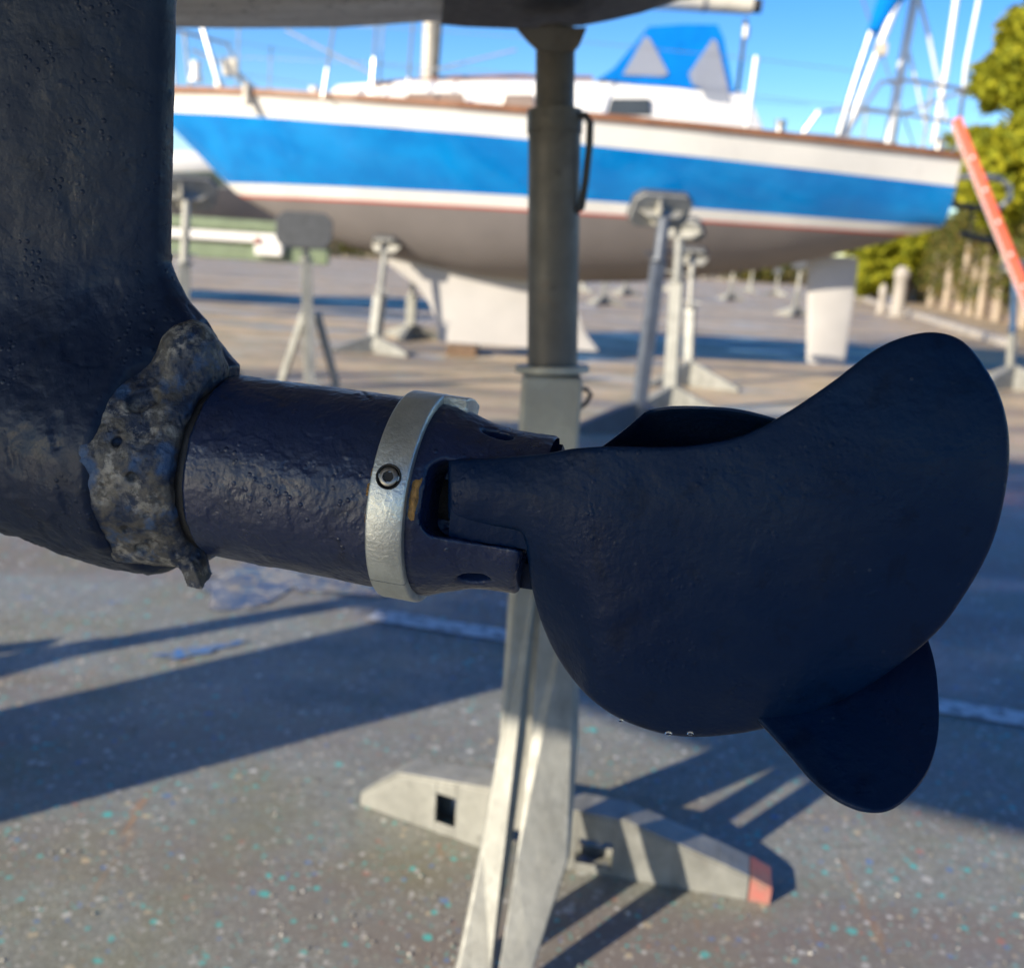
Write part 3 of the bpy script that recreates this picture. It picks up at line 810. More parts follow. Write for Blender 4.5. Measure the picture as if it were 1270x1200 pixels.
# ------------------------------------------------------------------ jack stands
def leg_plate(b, p0, d, L, prof, w, hole=None):
    """folded sheet leg: two side plates and a top plate along direction d, profile [(r, ztop)], open below"""
    d = np.array([d[0], d[1], 0.0]); d /= np.linalg.norm(d); nrm = np.array([-d[1], d[0], 0]); up = np.array([0, 0, 1.])
    P = lambda r, z, o: np.array(p0, float) + d*r + up*z + nrm*o
    th_ = .005
    for sgn in (-1, 1):
        o = sgn*w/2
        if hole:
            (ra, rb, za, zb) = hole
            zt = lambda r: np.interp(r, [q[0] for q in prof], [q[1] for q in prof])
            rs = [q[0] for q in prof]; r0, rN = rs[0], rs[-1]
            polys = [[(r0, 0), (ra, 0), (ra, zt(ra)), (r0, zt(r0))], [(ra, 0), (rb, 0), (rb, za), (ra, za)], [(ra, zb), (rb, zb), (rb, zt(rb)), (ra, zt(ra))],
                     [(rb, 0), (rN, 0), (rN, zt(rN))] + [(r, zt(r)) for r in rs[::-1] if rb < r < rN] + [(rb, zt(rb))]]
        else:
            polys = [[(prof[0][0], 0), (prof[-1][0], 0)] + [(r, z) for r, z in prof[::-1]]]
        for pl in polys: b.prism([P(r, z, o) for r, z in pl], -nrm*sgn*th_)
    for (ra_, za_), (rb_, zb_) in zip(prof[:-1], prof[1:]):
        b.prism([P(ra_, za_+.001, -w/2), P(rb_, zb_+.001, -w/2), P(rb_, zb_+.001, w/2), P(ra_, za_+.001, w/2)], (0, 0, th_))
    return b
def main_stand():
    bx, by = .060, 1.60
    T = thing('jack_stand', 'nearest steel jack stand, holding up the yacht behind the propeller', 'jack stand', (bx, by, 0), 'jack stands in the boatyard')
    top = aty(689, 36, 1.62); mid = aty(688, 146, 1.60); low = aty(685, 458, 1.60)
    ax = (top-low)/np.linalg.norm(top-low)
    b = MB(); b.box((low[0], 1.60, (low[2]-.006)/2+.03), (.046, .046, (low[2]-.006)/2-.03)); b.build('column', M['galv'], T, False, .006)
    b = MB(); b.tube([low-ax*.004, low+ax*.006], .057, 32); shade_auto(b.build('flange', M['galv'], T))
    b = MB(); b.tube([low+ax*.006, mid], .0385, 36); shade_auto(b.build('outer_tube', M['tube_dark'], T))
    b = MB(); b.tube([mid-ax*.022, mid+ax*.010], [.0405, .0405], 36); shade_auto(b.build('tube_collar', M['tube_dark'], T))
    b = MB(); b.tube([mid, top-ax*.002], .0285, 32); shade_auto(b.build('inner_tube', M['tube_dark'], T))
    # locking handle hanging to the right of the tube
    h = [aty(x, y, 1.58) for (x, y) in ((708, 146), (726, 143), (732, 152), (731, 180), (726, 225), (721, 258), (712, 262))]
    b = MB(); b.tube(h, .0055, 10); shade_auto(b.build('locking_handle', M['dark_metal'], T))
    # small loop on the column
    h = [aty(x, y, 1.585) for (x, y) in ((719, 482), (728, 483), (733, 489), (727, 500), (719, 506))]
    b = MB(); b.tube(h, .0035, 8); shade_auto(b.build('chain_loop', M['dark_metal'], T))
    # head: bracket plates and black pad under the hull
    for yy in (1.585, 1.645):
        pl = [aty(x, y, yy) for (x, y) in ((641, 36), (728, 34), (719, 56), (712, 64), (668, 64), (655, 52))]
        MB().prism(pl, (0, .008, 0)).build('head_bracket', M['tube_dark'], T)
    pl = [aty(x, y, 1.78) for (x, y) in ((546, 31), (575, 34), (650, 37), (720, 33), (757, 26), (795, 17), (842, 1), (842, -6), (790, 5), (735, 13), (620, 22), (550, 27))]
    MB().prism(pl, (.03, -.31, -.018)).build('pad', M['black'], T, False, .004)
    # feet
    b = MB(); leg_plate(b, (bx-.02, by, .0), (-.29, .15), .33, [(.03, .112), (.22, .084), (.27, .045), (.30, .018)], .062, (.10, .14, .02, .075)); b.build('leg', M['galv_pale'], T, False, .0015)
    b = MB(); leg_plate(b, (bx+.02, by-.01, .0), (.38, -.075), .39, [(.03, .105), (.15, .10), (.30, .055), (.352, .038)], .062, (.07, .13, .015, .06)); b.build('leg', M['galv_pale'], T, False, .0015)
    b = MB(); leg_plate(b, (bx+.02, by-.01, .0), (.38, -.075), .39, [(.354, .038), (.388, .024)], .0605); b.build('leg_tip', M['red'], T)['label'] = 'red painted end of a foot'
    yt, yb = 1.545, 1.275
    st = [aty(643, 700, yt), aty(668, 700, yt), aty(652, 915, 1.44), aty(634, 1057, 1.365), aty(611, 1200, yb), aty(606, 1235, 1.255), aty(556, 1235, 1.255), aty(567, 1200, yb), aty(596, 1057, 1.365), aty(621, 915, 1.44)]
    L = MB().prism(st, (0, .03, .004)).build('leg', M['galv_pale'], T, False, .003)
    pl = [aty(674, 700, yt), aty(715, 700, yt), aty(713, 915, 1.447), aty(702, 1057, 1.375), aty(657, 1196, 1.28), aty(617, 1200, yb), aty(640, 1057, 1.365), aty(657, 915, 1.44)]
    MB().prism([np.array(q)+np.array([0, -.036, .012]) for q in pl], (.004, .012, 0)).build('leg_gusset', M['galv_pale'], T, False, .0015)
    return T
main_stand()

def jack_stand(label, base, H, rotz=0, lean=(0, 0), col_h=.8, sq=.045, tube=.024, pad=None, m_col='galv_pale', m_tube='galv', m_pad='pad_grey', leg_h=.35, leg_r=.42, detail=True, legs=3):
    base = np.array([base[0], base[1], 0.0])
    T = thing('jack_stand', label, 'jack stand', base, 'jack stands in the boatyard')
    top = base + np.array([lean[0], lean[1], H]); ax = (top-base)/np.linalg.norm(top-base)
    mid = base + ax*col_h
    rz = np.array([[math.cos(rotz), -math.sin(rotz), 0], [math.sin(rotz), math.cos(rotz), 0], [0, 0, 1]])
    for k in range(legs):
        a = rotz + 2*math.pi*k/3
        b = MB(); d = np.array([math.cos(a), math.sin(a), 0])
        if leg_h > .3:
            pp = np.array([-d[1], d[0], 0]); up = np.array([0, 0, 1.])
            b.prism([base+d*.03+up*leg_h-pp*.022, base+d*.03+up*leg_h+pp*.022, base+d*leg_r+up*.004+pp*.022, base+d*leg_r+up*.004-pp*.022], d*.035+up*.02)
            b.prism([base+d*(leg_r-.06)-pp*.035, base+d*(leg_r-.06)+pp*.035, base+d*(leg_r+.05)+pp*.035, base+d*(leg_r+.05)-pp*.035], up*.008)
        else: leg_plate(b, base, d, leg_r, [(.02, leg_h), (leg_r*.8, .10 if leg_h > .2 else .06), (leg_r, .025)], .06)
        b.build('leg', M[m_col], T)
    # square column
    n1 = rz @ np.array([1, 0, 0]); n2 = np.cross(ax, n1)
    q = [base+ax*.03 + sq*(i*n1+j*n2) for i, j in ((-1, -1), (1, -1), (1, 1), (-1, 1))]
    MB().prism(q, ax*(col_h-.03)).build('column', M[m_col], T, False, .004)
    if detail:
        b = MB(); b.tube([mid, mid+ax*.015], sq*1.5, 16); shade_auto(b.build('flange', M[m_col], T))
    b = MB(); b.tube([mid, top], tube, 14); shade_auto(b.build('inner_tube', M[m_tube], T))
    if detail:
        b = MB(); b.tube([mid+ax*.07-n1*.09, mid+ax*.05+n1*.09], .008, 8); shade_auto(b.build('screw_handle', M[m_tube], T))
    if pad:
        (pw, ph, pt, nrm) = pad; nrm = np.array(nrm, float); nrm /= np.linalg.norm(nrm)
        u = np.cross(np.array([0, 0, 1.]), nrm); u /= np.linalg.norm(u); v = np.cross(nrm, u)
        pc = top + nrm*.07
        def slab(off, t, sc_):
            c_ = pc + nrm*off; ring = []
            for (i, j) in ((-1, -.55), (-.75, -1), (.75, -1), (1, -.55), (1, .6), (.72, 1), (-.72, 1), (-1, .6)): ring.append(c_ + u*pw*i*sc_ + v*ph*j*sc_)
            return MB().prism(ring, nrm*t)
        slab(.0, pt*.55, .96).build('pad_board', M['pad_light'], T, False, .004)
        slab(pt*.56, pt, 1.0).build('pad', M[m_pad], T, False, .008)
        b = MB(); b.prism([top-u*.09, top+u*.09, pc+u*.14, pc-u*.14], v*.012)
        b.prism([top-v*.05+u*.03, top+v*.05+u*.03, pc+v*.09+u*.03, pc-v*.09+u*.03], u*.010); b.build('pad_bracket', M['galv'], T)
    return T
def zat(px, py, y): return aty(px, py, y)[2]
# grey pad stand left of the keel, standing free
b_ = gnd(384, 482); t_ = aty(379, 285, b_[1])
jack_stand('galvanised jack stand with dark grey pad, between drive leg and keel', b_, t_[2]-.02, R(-75), (t_[0]-b_[0], 0), .85, .035, .024, (.18, .115, .03, (.12, -1, .15)), leg_h=.50, leg_r=.20)
b_ = gnd(228, 470); t_ = aty(230, 245, 7.0)
jack_stand('pale jack stand with tilted pad, partly hidden by the drive leg', (b_[0], 7.0), t_[2]-.02, R(20), (.05, .02), .78, .04, .028, (.21, .13, .03, (-.35, .75, .55)), leg_h=.48, leg_r=.40)
b_ = gnd(463, 437); t_ = aty(470, 316, b_[1])
jack_stand('pale low-footed stand just ahead of the white keel', b_, t_[2]+.02, R(-30), (t_[0]-b_[0]+.04, .1), .52, .045, .028, (.12, .10, .03, (.1, .5, .85)), leg_h=.16, leg_r=.40, m_tube='galv_pale')
b_ = gnd(509, 420)
jack_stand('small stand half hidden behind the leading edge of the white keel', b_, .72, R(-100), (0, 0), .45, .05, .03, (.12, .10, .03, (0, -.4, .9)), leg_h=.16, leg_r=.40)
b_ = gnd(788, 536); t_ = aty(822, 268, 6.35)
jack_stand('dark grey jack stand with broad pad, in front of the blue boat', (b_[0], b_[1]), t_[2]-.02, R(200), (t_[0]-b_[0], .25), 1.0, .036, .036, (.19, .115, .035, (-.2, .72, .55)), 'galv_shaded', 'galv_shaded', leg_h=.18, leg_r=.40)
b_ = gnd(830, 512); t_ = aty(846, 296, b_[1])
jack_stand('pale square-posted jack stand with rusty head under the blue hull', b_, t_[2], R(-20), (t_[0]-b_[0], .1), zat(838, 350, b_[1]), .042, .033, (.13, .09, .03, (.4, .6, .7)), m_tube='galv_pale', leg_h=.18, leg_r=.40)
b_ = gnd(853, 478); t_ = aty(860, 345, b_[1])
jack_stand('pale stand with a spread foot behind the square-posted stand', b_, t_[2]+.1, R(-25), (t_[0]-b_[0], .15), .62, .038, .022, (.12, .1, .03, (0, .5, .85)), leg_h=.2, leg_r=.42)
b_ = gnd(1252, 482)
jack_stand('stand with blue pole and pale foot at the foot of the orange ladder', b_, 1.05, R(215), (-.12, 0), .5, .03, .028, (.12, .1, .03, (-.3, -.3, .9)), 'galv_pale', 'blue_pole', leg_h=.22, leg_r=.45)
far = [((832, 361), .9, 'midway between leaning grey stand and rudder'), ((962, 366), .75, 'short one directly left of the rudder top'), ((722, 362), .85, 'just right of the thick dark post'), ((748, 378), .75, 'behind the trailing edge of the keel'), ((905, 372), .9, 'seen beneath the blue hull left of the rudder'), ((985, 392), 1.0, 'just left of the white rudder'), ((930, 362), .8, 'farthest one seen beneath the blue hull'), ((775, 366), .8, 'distant one right of the grey padded stand')]
for (p, h_, w_) in far:
    b_ = gnd(*p); jack_stand('small distant pale jack stand, ' + w_, b_, h_, R(random.uniform(0, 120)), (.02, 0), .5, .05, .035, (.16, .12, .04, (random.uniform(-.5, .5), -.6, .6)), leg_h=.2, leg_r=.5, detail=False)
# stands on the near side of the overhead yacht (their shadows cross the ground)
jack_stand('jack stand under the far bilge of the overhead yacht, left of the drive leg', (-1.80, 1.72), 1.30, R(40), (.02, -.10), .75, .040, .036, (.2, .12, .04, (0, .25, 1)), leg_h=.4, leg_r=.30)

# ------------------------------------------------------------------ blue sailing boat
BY = 10.1; SC = BY/10.4
def hull_rows(xs, bs, zb, zs, ex, levels):
    V = []; m_ = len(levels(xs[0], zb[0], zs[0]))
    return m_
def blue_boat():
    T = thing('sailboat', 'blue and white sailing boat with white fin keel, standing in the yard', 'sailboat', (0, BY, 0))
    xb, xst = -3.68, 3.66
    ky = [(-3.68, 2.216), (-3.3, 1.86), (-2.75, 1.35), (-2.3, 1.13), (-1.70, .94), (-.9, .79), (-.38, .725), (.4, .72), (1.13, .776), (1.7, .86), (2.24, .953), (2.8, 1.10), (3.32, 1.275), (3.66, 1.385)]
    kz = lambda x: np.interp(x, [k[0] for k in ky], [k[1] for k in ky])
    sh = lambda x: np.interp(x, [-3.68, -3.3, -1.64, 0, 1.6, 3.66], [2.226, 2.205, 2.135, 2.09, 2.045, 1.99])
    bs = lambda x: np.interp(x, [-3.68, -3.5, -3.2, -2.8, -2.2, -1.5, -.6, .4, 1.4, 2.4, 3.2, 3.66], [.015, .13, .31, .54, .82, 1.05, 1.20, 1.24, 1.20, 1.08, .93, .82])
    ee = lambda x: np.interp(x, [-3.68, -2.2, 0, 2, 2.9, 3.5, 3.66], [.95, .62, .40, .42, .34, .16, .12])
    xs = np.concatenate([np.linspace(-3.68, -2.2, 22), np.linspace(-2.0, 3.66, 34)])
    WL0, WL1, WL2 = 1.325, 1.345, 1.445
    nb = 9
    bands = [0]*nb + [1] + [2] + [3]*5 + [4]*2
    V = []; rows = None
    for x in xs:
        zb, zs = kz(x), sh(x)
        wt = np.interp(x, [-3.68, 3.66], [.165, .235])
        lv = list(zb + (max(WL0, zb)-zb)*np.linspace(0, 1, nb+1)**1.6) + [max(WL1, zb), max(WL2 - .012*(x > 0)*x*.6, zb)]
        z3 = max(zs-wt, zb)
        lv += list(np.linspace(lv[-1], z3, 6)[1:]) + list(np.linspace(z3, zs, 3)[1:])
        rows = len(lv)
        for z in lv:
            h_ = np.clip((z-zb)/max(zs-zb, 1e-3), 0, 1)
            yv = bs(x)*h_**ee(x)
            V.append((x, yv, z))
    V = np.array(V); Fc = []; mi = []
    for i in range(len(xs)-1):
        for j in range(rows-1):
            Fc.append((i*rows+j, (i+1)*rows+j, (i+1)*rows+j+1, i*rows+j+1)); mi.append(bands[j])
    nV = len(V)
    W = np.concatenate([V*np.array([1, -1, 1]), V]) + np.array([0, BY, 0])
    Fc = Fc + [tuple(i+nV for i in f[::-1]) for f in Fc]; mi = mi+mi
    e = (len(xs)-1)*rows
    for j in range(rows-1): Fc.append((e+j, e+j+1, nV+e+j+1, nV+e+j)); mi.append(bands[j])
    o = mesh_obj('hull', W, Fc, None, T, True, [M['b_af'], M['b_red'], M['b_white'], M['b_blue'], M['b_white']], mi); shade_auto(o, 35)
    # deck, toe rail
    Vd = []; Fd = []
    for i, x in enumerate(xs):
        for s_ in (-1, 0, 1): Vd.append((x, BY+s_*bs(x)*.985, sh(x)-.025+(.05 if s_ == 0 else 0)))
    for i in range(len(xs)-1):
        for k in (0, 1): Fd.append((i*3+k, (i+1)*3+k, (i+1)*3+k+1, i*3+k+1))
    mesh_obj('deck', Vd, Fd, M['b_white'], T, True)
    for s_ in (-1, 1):
        pts = [(x, BY+s_*(bs(x)-.005), sh(x)) for x in xs]
        Vr = []; Fr = []
        for p in pts:
            for (dy, dz) in ((-.03, -.012), (.03, -.012), (.03, .04), (-.03, .04)): Vr.append((p[0], p[1]+dy, p[2]+dz))
        for i in range(len(pts)-1):
            for k in range(4): Fr.append((i*4+k, i*4+(k+1) % 4, (i+1)*4+(k+1) % 4, (i+1)*4+k))
        Fr += [(0, 1, 2, 3), tuple((len(pts)-1)*4+k for k in range(4))]
        mesh_obj('toe_rail', Vr, Fr, M['teak'], T)
    # fin keel and rudder
    def foil(name, secs, th_, mat):
        V = []; n = 28
        for (z, xa, xb_) in secs:
            for k in range(n):
                t = 2*math.pi*k/n; cx = (1+math.cos(t))/2       # 1 trailing .. 0 leading
                tt = th_*(1.35*math.sqrt(max(cx, 0))*(1-cx)**.8+.012)*(1 if math.sin(t) >= 0 else -1)
                V.append((xa+(xb_-xa)*cx, BY+tt, z))
        Fc = [(i*n+k, i*n+(k+1) % n, (i+1)*n+(k+1) % n, (i+1)*n+k) for i in range(len(secs)-1) for k in range(n)]
        Fc += [tuple(range(n))[::-1], tuple((len(secs)-1)*n+k for k in range(n))]
        return shade_auto(mesh_obj(name, V, Fc, mat, T, True), 50)
    foil('keel', [(.86, -1.40, .42), (.72, -1.20, .45), (.6, -1.02, .50), (.45, -.90, .54), (.28, -.82, .60), (.09, -.79, .76)], .10, M['b_keel'])
    foil('rudder', [(1.12, 2.66, 3.14), (.95, 2.68, 3.15), (.60, 2.72, 3.15), (.14, 2.77, 3.14), (.10, 2.79, 3.12)], .05, M['b_keel'])
    # cabin trunk
    cx = [-1.95, -1.75, -1.1, -.2, .5, 1.15, 1.8, 1.95]
    ht = [.04, .20, .275, .335, .385, .40, .40, .14]
    wd = [.30, .50, .66, .78, .82, .82, .80, .78]
    Vc = []; Fc = []
    for x, h_, w_ in zip(cx, ht, wd):
        z0 = sh(x)-.02
        for (yy, zz) in ((-w_-.05, 0), (-w_-.02, h_*.55), (-w_+.02, h_*.92), (-w_+.09, h_), (0, h_+.05), (w_-.09, h_), (w_-.02, h_*.92), (w_+.02, h_*.55), (w_+.05, 0)): Vc.append((x, BY+yy, z0+zz))
    for i in range(len(cx)-1):
        for k in range(8): Fc.append((i*9+k, i*9+k+1, (i+1)*9+k+1, (i+1)*9+k))
    Fc += [tuple(range(9)), tuple((len(cx)-1)*9+k for k in range(9))]
    cab = shade_auto(mesh_obj('cabin', Vc, Fc, M['b_white'], T, True), 40)
    def side_win(px0, py0, px1, py1, mat, slant):
        y = BY-.87
        q = [aty(px0, py1, y), aty(px1, py1, y), aty(px1-slant*.3, py0, y), aty(px0+slant, py0, y)]
        w = MB().prism(q, (0, .05, 0)).build('window', mat, cab, False, .01)
        fr = MB()
        for a, b in zip(q, q[1:]+q[:1]): fr.tube([np.array(a)+np.array([0, -.005, 0]), np.array(b)+np.array([0, -.005, 0])], .008, 6)
        return w
    for w in ((497, 115, 577, 130, M['glass_tan'], 8), (619, 117, 664, 134, M['glass_tan'], 6), (752, 122, 808, 143, M['glass_dark'], 6)):
        side_win(*w)
    # wooden hand rail along the coachroof
    pts = [aty(x, y, BY-.6) for (x, y) in ((463, 104), (560, 97), (640, 95), (735, 97))]
    b = MB(); b.tube(pts, .018, 8)
    b.build('hand_rail', M['teak'], T)
    # sprayhood: canvas side panels, top, front, clear panes
    yN, yF = BY-.80, BY+.80
    def dod(px, py, k=0):
        p = aty(px, py, yN); return p
    prof_bot = [(745, 97), (790, 107), (855, 115), (866, 140), (917, 150)]
    side = [(745, 97), (762, 84), (806, 30), (850, 27), (893, 27), (900, 44), (917, 150), (872, 144), (866, 138), (856, 115), (790, 107)]
    cen = np.array([sum(x for x, _ in side)/len(side), sum(y for _, y in side)/len(side)])
    for yy, dy in ((yN, .03), (yF, -.03)):
        q = []
        for (x, y) in side:
            p = aty(x, y, yN); up = (p[2]-2.45)/.6
            q.append((p[0], yy + (.14*max(0, up) if yy < BY else -.14*max(0, up)), p[2]))
        MB().prism(q, (0, dy*.4, 0)).build('sprayhood_side', M['canvas'], T)
        for pane in ([(772, 93), (801, 43), (807, 46), (829, 91), (822, 95)], [(854, 92), (886, 46), (891, 50), (907, 128), (902, 133), (878, 132), (870, 112), (858, 104)]):
            q = []
            for (x, y) in pane:
                p = aty(x, y, yN); up = (p[2]-2.45)/.6
                q.append((p[0], yy+(.14*max(0, up)-.008 if yy < BY else -.14*max(0, up)+.008), p[2]))
            MB().prism(q, (0, -dy*.1, 0)).build('clear_pane', M['vinyl'], T)
    def strip(pxs, name, mat, n=10, bulge=.05):
        V = []; Fc = []
        P = []
        for (x, y) in pxs:
            p = aty(x, y, yN); up = max(0, (p[2]-2.45)/.6); ins = .14*up
            P.append([(p[0], yN+ins+(yF-yN-2*ins)*k/n, p[2]+bulge*math.sin(math.pi*k/n)*(up > .3)) for k in range(n+1)])
        for r_ in P: V += r_
        for i in range(len(P)-1):
            for k in range(n): Fc.append((i*(n+1)+k, i*(n+1)+k+1, (i+1)*(n+1)+k+1, (i+1)*(n+1)+k))
        o = mesh_obj(name, V, Fc, mat, T, True); md = o.modifiers.new('solid', 'SOLIDIFY'); md.thickness = .012; return o
    strip([(806, 30), (850, 26.5), (893, 27), (898, 40)], 'sprayhood_top', M['canvas'])
    strip([(745, 97), (762, 84), (806, 30)], 'sprayhood_front', M['vinyl'])
    strip([(740, 99), (757, 88)], 'sprayhood_hem', M['canvas'])
    # mast, boom with stowed sail, mainsheet
    mb = aty(531, 100, BY); 
    b = MB(); b.tube([(mb[0], BY, 2.40), (mb[0]-.03, BY, 11.0)], [.062, .05], 16); shade_auto(b.build('mast', M['mast'], T))
    b = MB(); b.box((mb[0]+.075, BY-.02, 6.6), (.018, .03, 4.1)); b.build('mast_track', M['dark_metal'], T)
    b = MB(); b.tube([(mb[0]+.07, BY-.05, 2.55), (mb[0]+.10, BY-.08, 3.4), (mb[0]+.05, BY-.08, 5)], .03, 8); b.build('halyard_coil', M['dark_metal'], T)
    be = aty(944, 8, BY)
    b = MB(); b.tube([(mb[0]+.09, BY, be[2]-.02), (0, BY, be[2]+.03), (1.2, BY, be[2]+.02), (be[0]-.08, BY, be[2])], [.10, .13, .10, .075], 16); shade_auto(b.build('boom', M['sailcover'], T))
    b = MB(); b.tube([(be[0]-.08, BY, be[2]), (be[0], BY, be[2])], .062, 14); b.build('boom_end', M['dark_metal'], T)
    for x in (-.4, .3, .9, 1.45):
        b = MB(); b.tube([(x, BY, be[2]+.02), (x+.02, BY, be[2]+.02)], .125-.02*(x > .8), 14); b.build('sail_tie', M['wire'], T)
    b = MB(); b.tube([aty(925, 24, BY), aty(919, 80, BY), aty(912, 132, BY)], [.022, .016, .018], 8); b.build('mainsheet', M['dark_metal'], T)
    b = MB(); c = aty(925, 40, BY); b.tube([c+np.array([0, 0, .05]), c-np.array([0, 0, .05])], .035, 8); b.build('mainsheet_block', M['steel'], T)
    # standing rigging
    for (pa, pz, y) in (((400, 122), (-.95, 9.0), BY-1.05), ((460, 118), (-1.05, 10.5), BY-1.1), ((505, 118), (-1.0, 6.0), BY-1.1)):
        s0 = aty(*pa, y); b = MB(); b.tube([s0, (pz[0], BY-.1, pz[1])], .010, 6); b.build('shroud', M['wire'], T)
        b = MB(); b.tube([s0, s0+(np.array([pz[0], BY-.1, pz[1]])-s0)*.035], .011, 8); b.build('turnbuckle', M['steel'], T)
    b = MB(); b.tube([(-3.5, BY, 2.25), (-1.05, BY, 10.9)], .012, 6); b.build('forestay', M['wire'], T)
    b = MB(); b.tube([(3.6, BY, 2.0), (-1.05, BY, 10.9)], .008, 6); b.build('backstay', M['wire'], T)
    for (a, c) in (((355, 38), (462, 92)), ((518, 92), (640, 62))):
        b = MB(); b.tube([aty(*a, BY-.5), aty(*c, BY-.7)], .009, 6); b.build('control_line', M['wire'], T)
    # stanchions and lifelines, both sides
    xs_ = [-2.6, -1.3, .2, 2.03-.28]
    for s_ in (-1, 1):
        tops = []
        for x in xs_:
            yb = BY+s_*(bs(x)-.06); zt = sh(x)
            b = MB(); b.tube([(x, yb, zt), (x+.02, yb, zt+.60)], .022 if x > 1.5 else .009, 10)
            b.build('stanchion', M['steel'] if x < 1.5 else M['alu'], T); tops.append((x+.02, yb, zt))
        tops = [(-2.95, BY+s_*(bs(-2.95)-.05), sh(-2.95))] + tops + [(2.75, BY+s_*(bs(2.75)-.06), sh(2.75))]
        for h_ in (.30, .58):
            b = MB(); b.tube([(p[0], p[1], p[2]+h_) for p in tops], .0028, 6); b.build('lifeline', M['wire'], T)
        # pushpit
        q = lambda x, h_: np.array([x, BY+s_*(bs(x)-.05), sh(x)+h_])
        b = MB(); b.tube([q(2.55, .0), q(2.72, .30), q(2.85, .52), q(3.1, .56), q(3.62, .55)], .016, 8); b.build('stern_rail', M['steel'], T)
        b = MB(); b.tube([q(2.72, .30), q(3.2, .29), q(3.62, .27)], .014, 8); b.build('stern_rail', M['steel'], T)
        for x in (3.3, 3.60):
            b = MB(); b.tube([q(x, 0), q(x, .55)], .014, 8); b.build('stern_rail_post', M['steel'] if x < 3.5 else M['dark_metal'], T)
        # pulpit
        b = MB(); b.tube([q(-2.75, 0), q(-2.95, .55), q(-3.3, .58), (-3.75, BY, sh(-3.6)+.60)], .016, 8); b.build('bow_rail', M['steel'], T)
        b = MB(); b.tube([q(-3.25, 0), q(-3.3, .58)], .014, 8); b.build('bow_rail', M['steel'], T)
    b = MB(); b.tube([(3.62, BY-.76, 1.99+.55), (3.64, BY+.76, 1.99+.55)], .016, 8); b.build('stern_rail', M['steel'], T)
    # deck gear
    for (px, py, r_, m_) in ((272, 108, .045, 'b_white'), (243, 84, .05, 'b_white'), (306, 112, .04, 'mast'), (390, 116, .05, 'b_white'), (445, 118, .055, 'b_white'), (968, 157, .05, 'steel'), (1165, 178, .05, 'steel'), (715, 118, .04, 'b_white')):
        c = aty(px, py, BY-.75 if 300 < px < 1100 else BY-.35); b = MB(); b.tube([(c[0], c[1], c[2]-.12), (c[0], c[1], c[2]-.02), (c[0], c[1], c[2]+.05)], [r_*1.3, r_*.8, r_], 12); shade_auto(b.build('deck_fitting', M[m_], T))
    c = aty(286, 84, BY-.3); b = MB(); b.box(c, (.07, .05, .075)); b.build('bow_light', M['sailcover'], T, False, .02)
    b = MB(); b.tube([aty(238, 62, BY-.3), c, aty(320, 112, BY-.3)], .012, 8); b.build('bow_rail', M['steel'], T)
    # poles standing on the stern
    def pole(pts, rr, m_, nm='stern_pole', y=BY-.2):
        b = MB(); b.tube([aty(*p, y) for p in pts], rr, 12); return shade_auto(b.build(nm, M[m_], T))
    pole([(1100, 183), (1112, 118), (1134, 0), (1152, -95)], .043, 'alu')
    pole([(1158, 178), (1173, 90), (1186, 0), (1198, -85)], .028, 'alu')
    pole([(1187, 185), (1198, 80), (1214, 0), (1230, -85)], .018, 'alu')
    pole([(1138, -10), (1152, 45), (1164, 105), (1174, 150)], .018, 'alu', 'pole_strut')
    pole([(1126, 60), (1138, 110), (1150, 165)], .014, 'alu', 'pole_strut')
    # flag staff with the rolled blue flag
    pole([(1048, 170), (1083, 78), (1112, 5), (1148, -85)], .035, 'alu', 'flag_staff', BY-.5)
    pole([(1040, 168), (1062, 95), (1080, 40)], .024, 'steel', 'flag_staff', BY-.55)
    pole([(1083, 40), (1095, 18), (1110, -12), (1130, -60)], [.05, .09, .12, .09], 'canvas', 'rolled_flag', BY-.45)
    c = aty(1092, 62, BY-.5); b = MB(); b.box(c, (.05, .05, .05)); b.build('staff_clamp', M['mast'], T, False, .01)
    # gear hanging off the transom: dark bars and a bent steel hoop
    tb = lambda px, py, dy=-.2: aty(px, py, BY+dy)
    b = MB(); b.tube([tb(1180, 254), tb(1215, 258), tb(1236, 259)], .028, 8); b.build('swim_ladder_bar', M['dark_metal'], T)
    b = MB(); b.tube([tb(1182, 220), tb(1222, 219), tb(1240, 222), tb(1252, 232), tb(1252, 246), tb(1242, 256), tb(1228, 258)], .026, 10); b.build('swim_ladder_hoop', M['steel'], T)
    b = MB(); b.tube([tb(1207, 258), tb(1203, 285)], .014, 6); b.tube([tb(1192, 290), tb(1230, 300)], .03, 8); b.build('swim_ladder_bar', M['dark_metal'], T)
    return T, sh, bs
BT, bsh, bbs = blue_boat()
for i, (px, w) in enumerate(((575, 'front'), (690, 'rear'))):
    g = gnd(px, 436); b = MB(); b.box((g[0], BY, .043), (.14, .35, .042)); o = b.build('timber_block', M['wood'], None, False, .01)
    tag(o, 'low brown timber block under the %s of the white keel' % w, 'timber block')

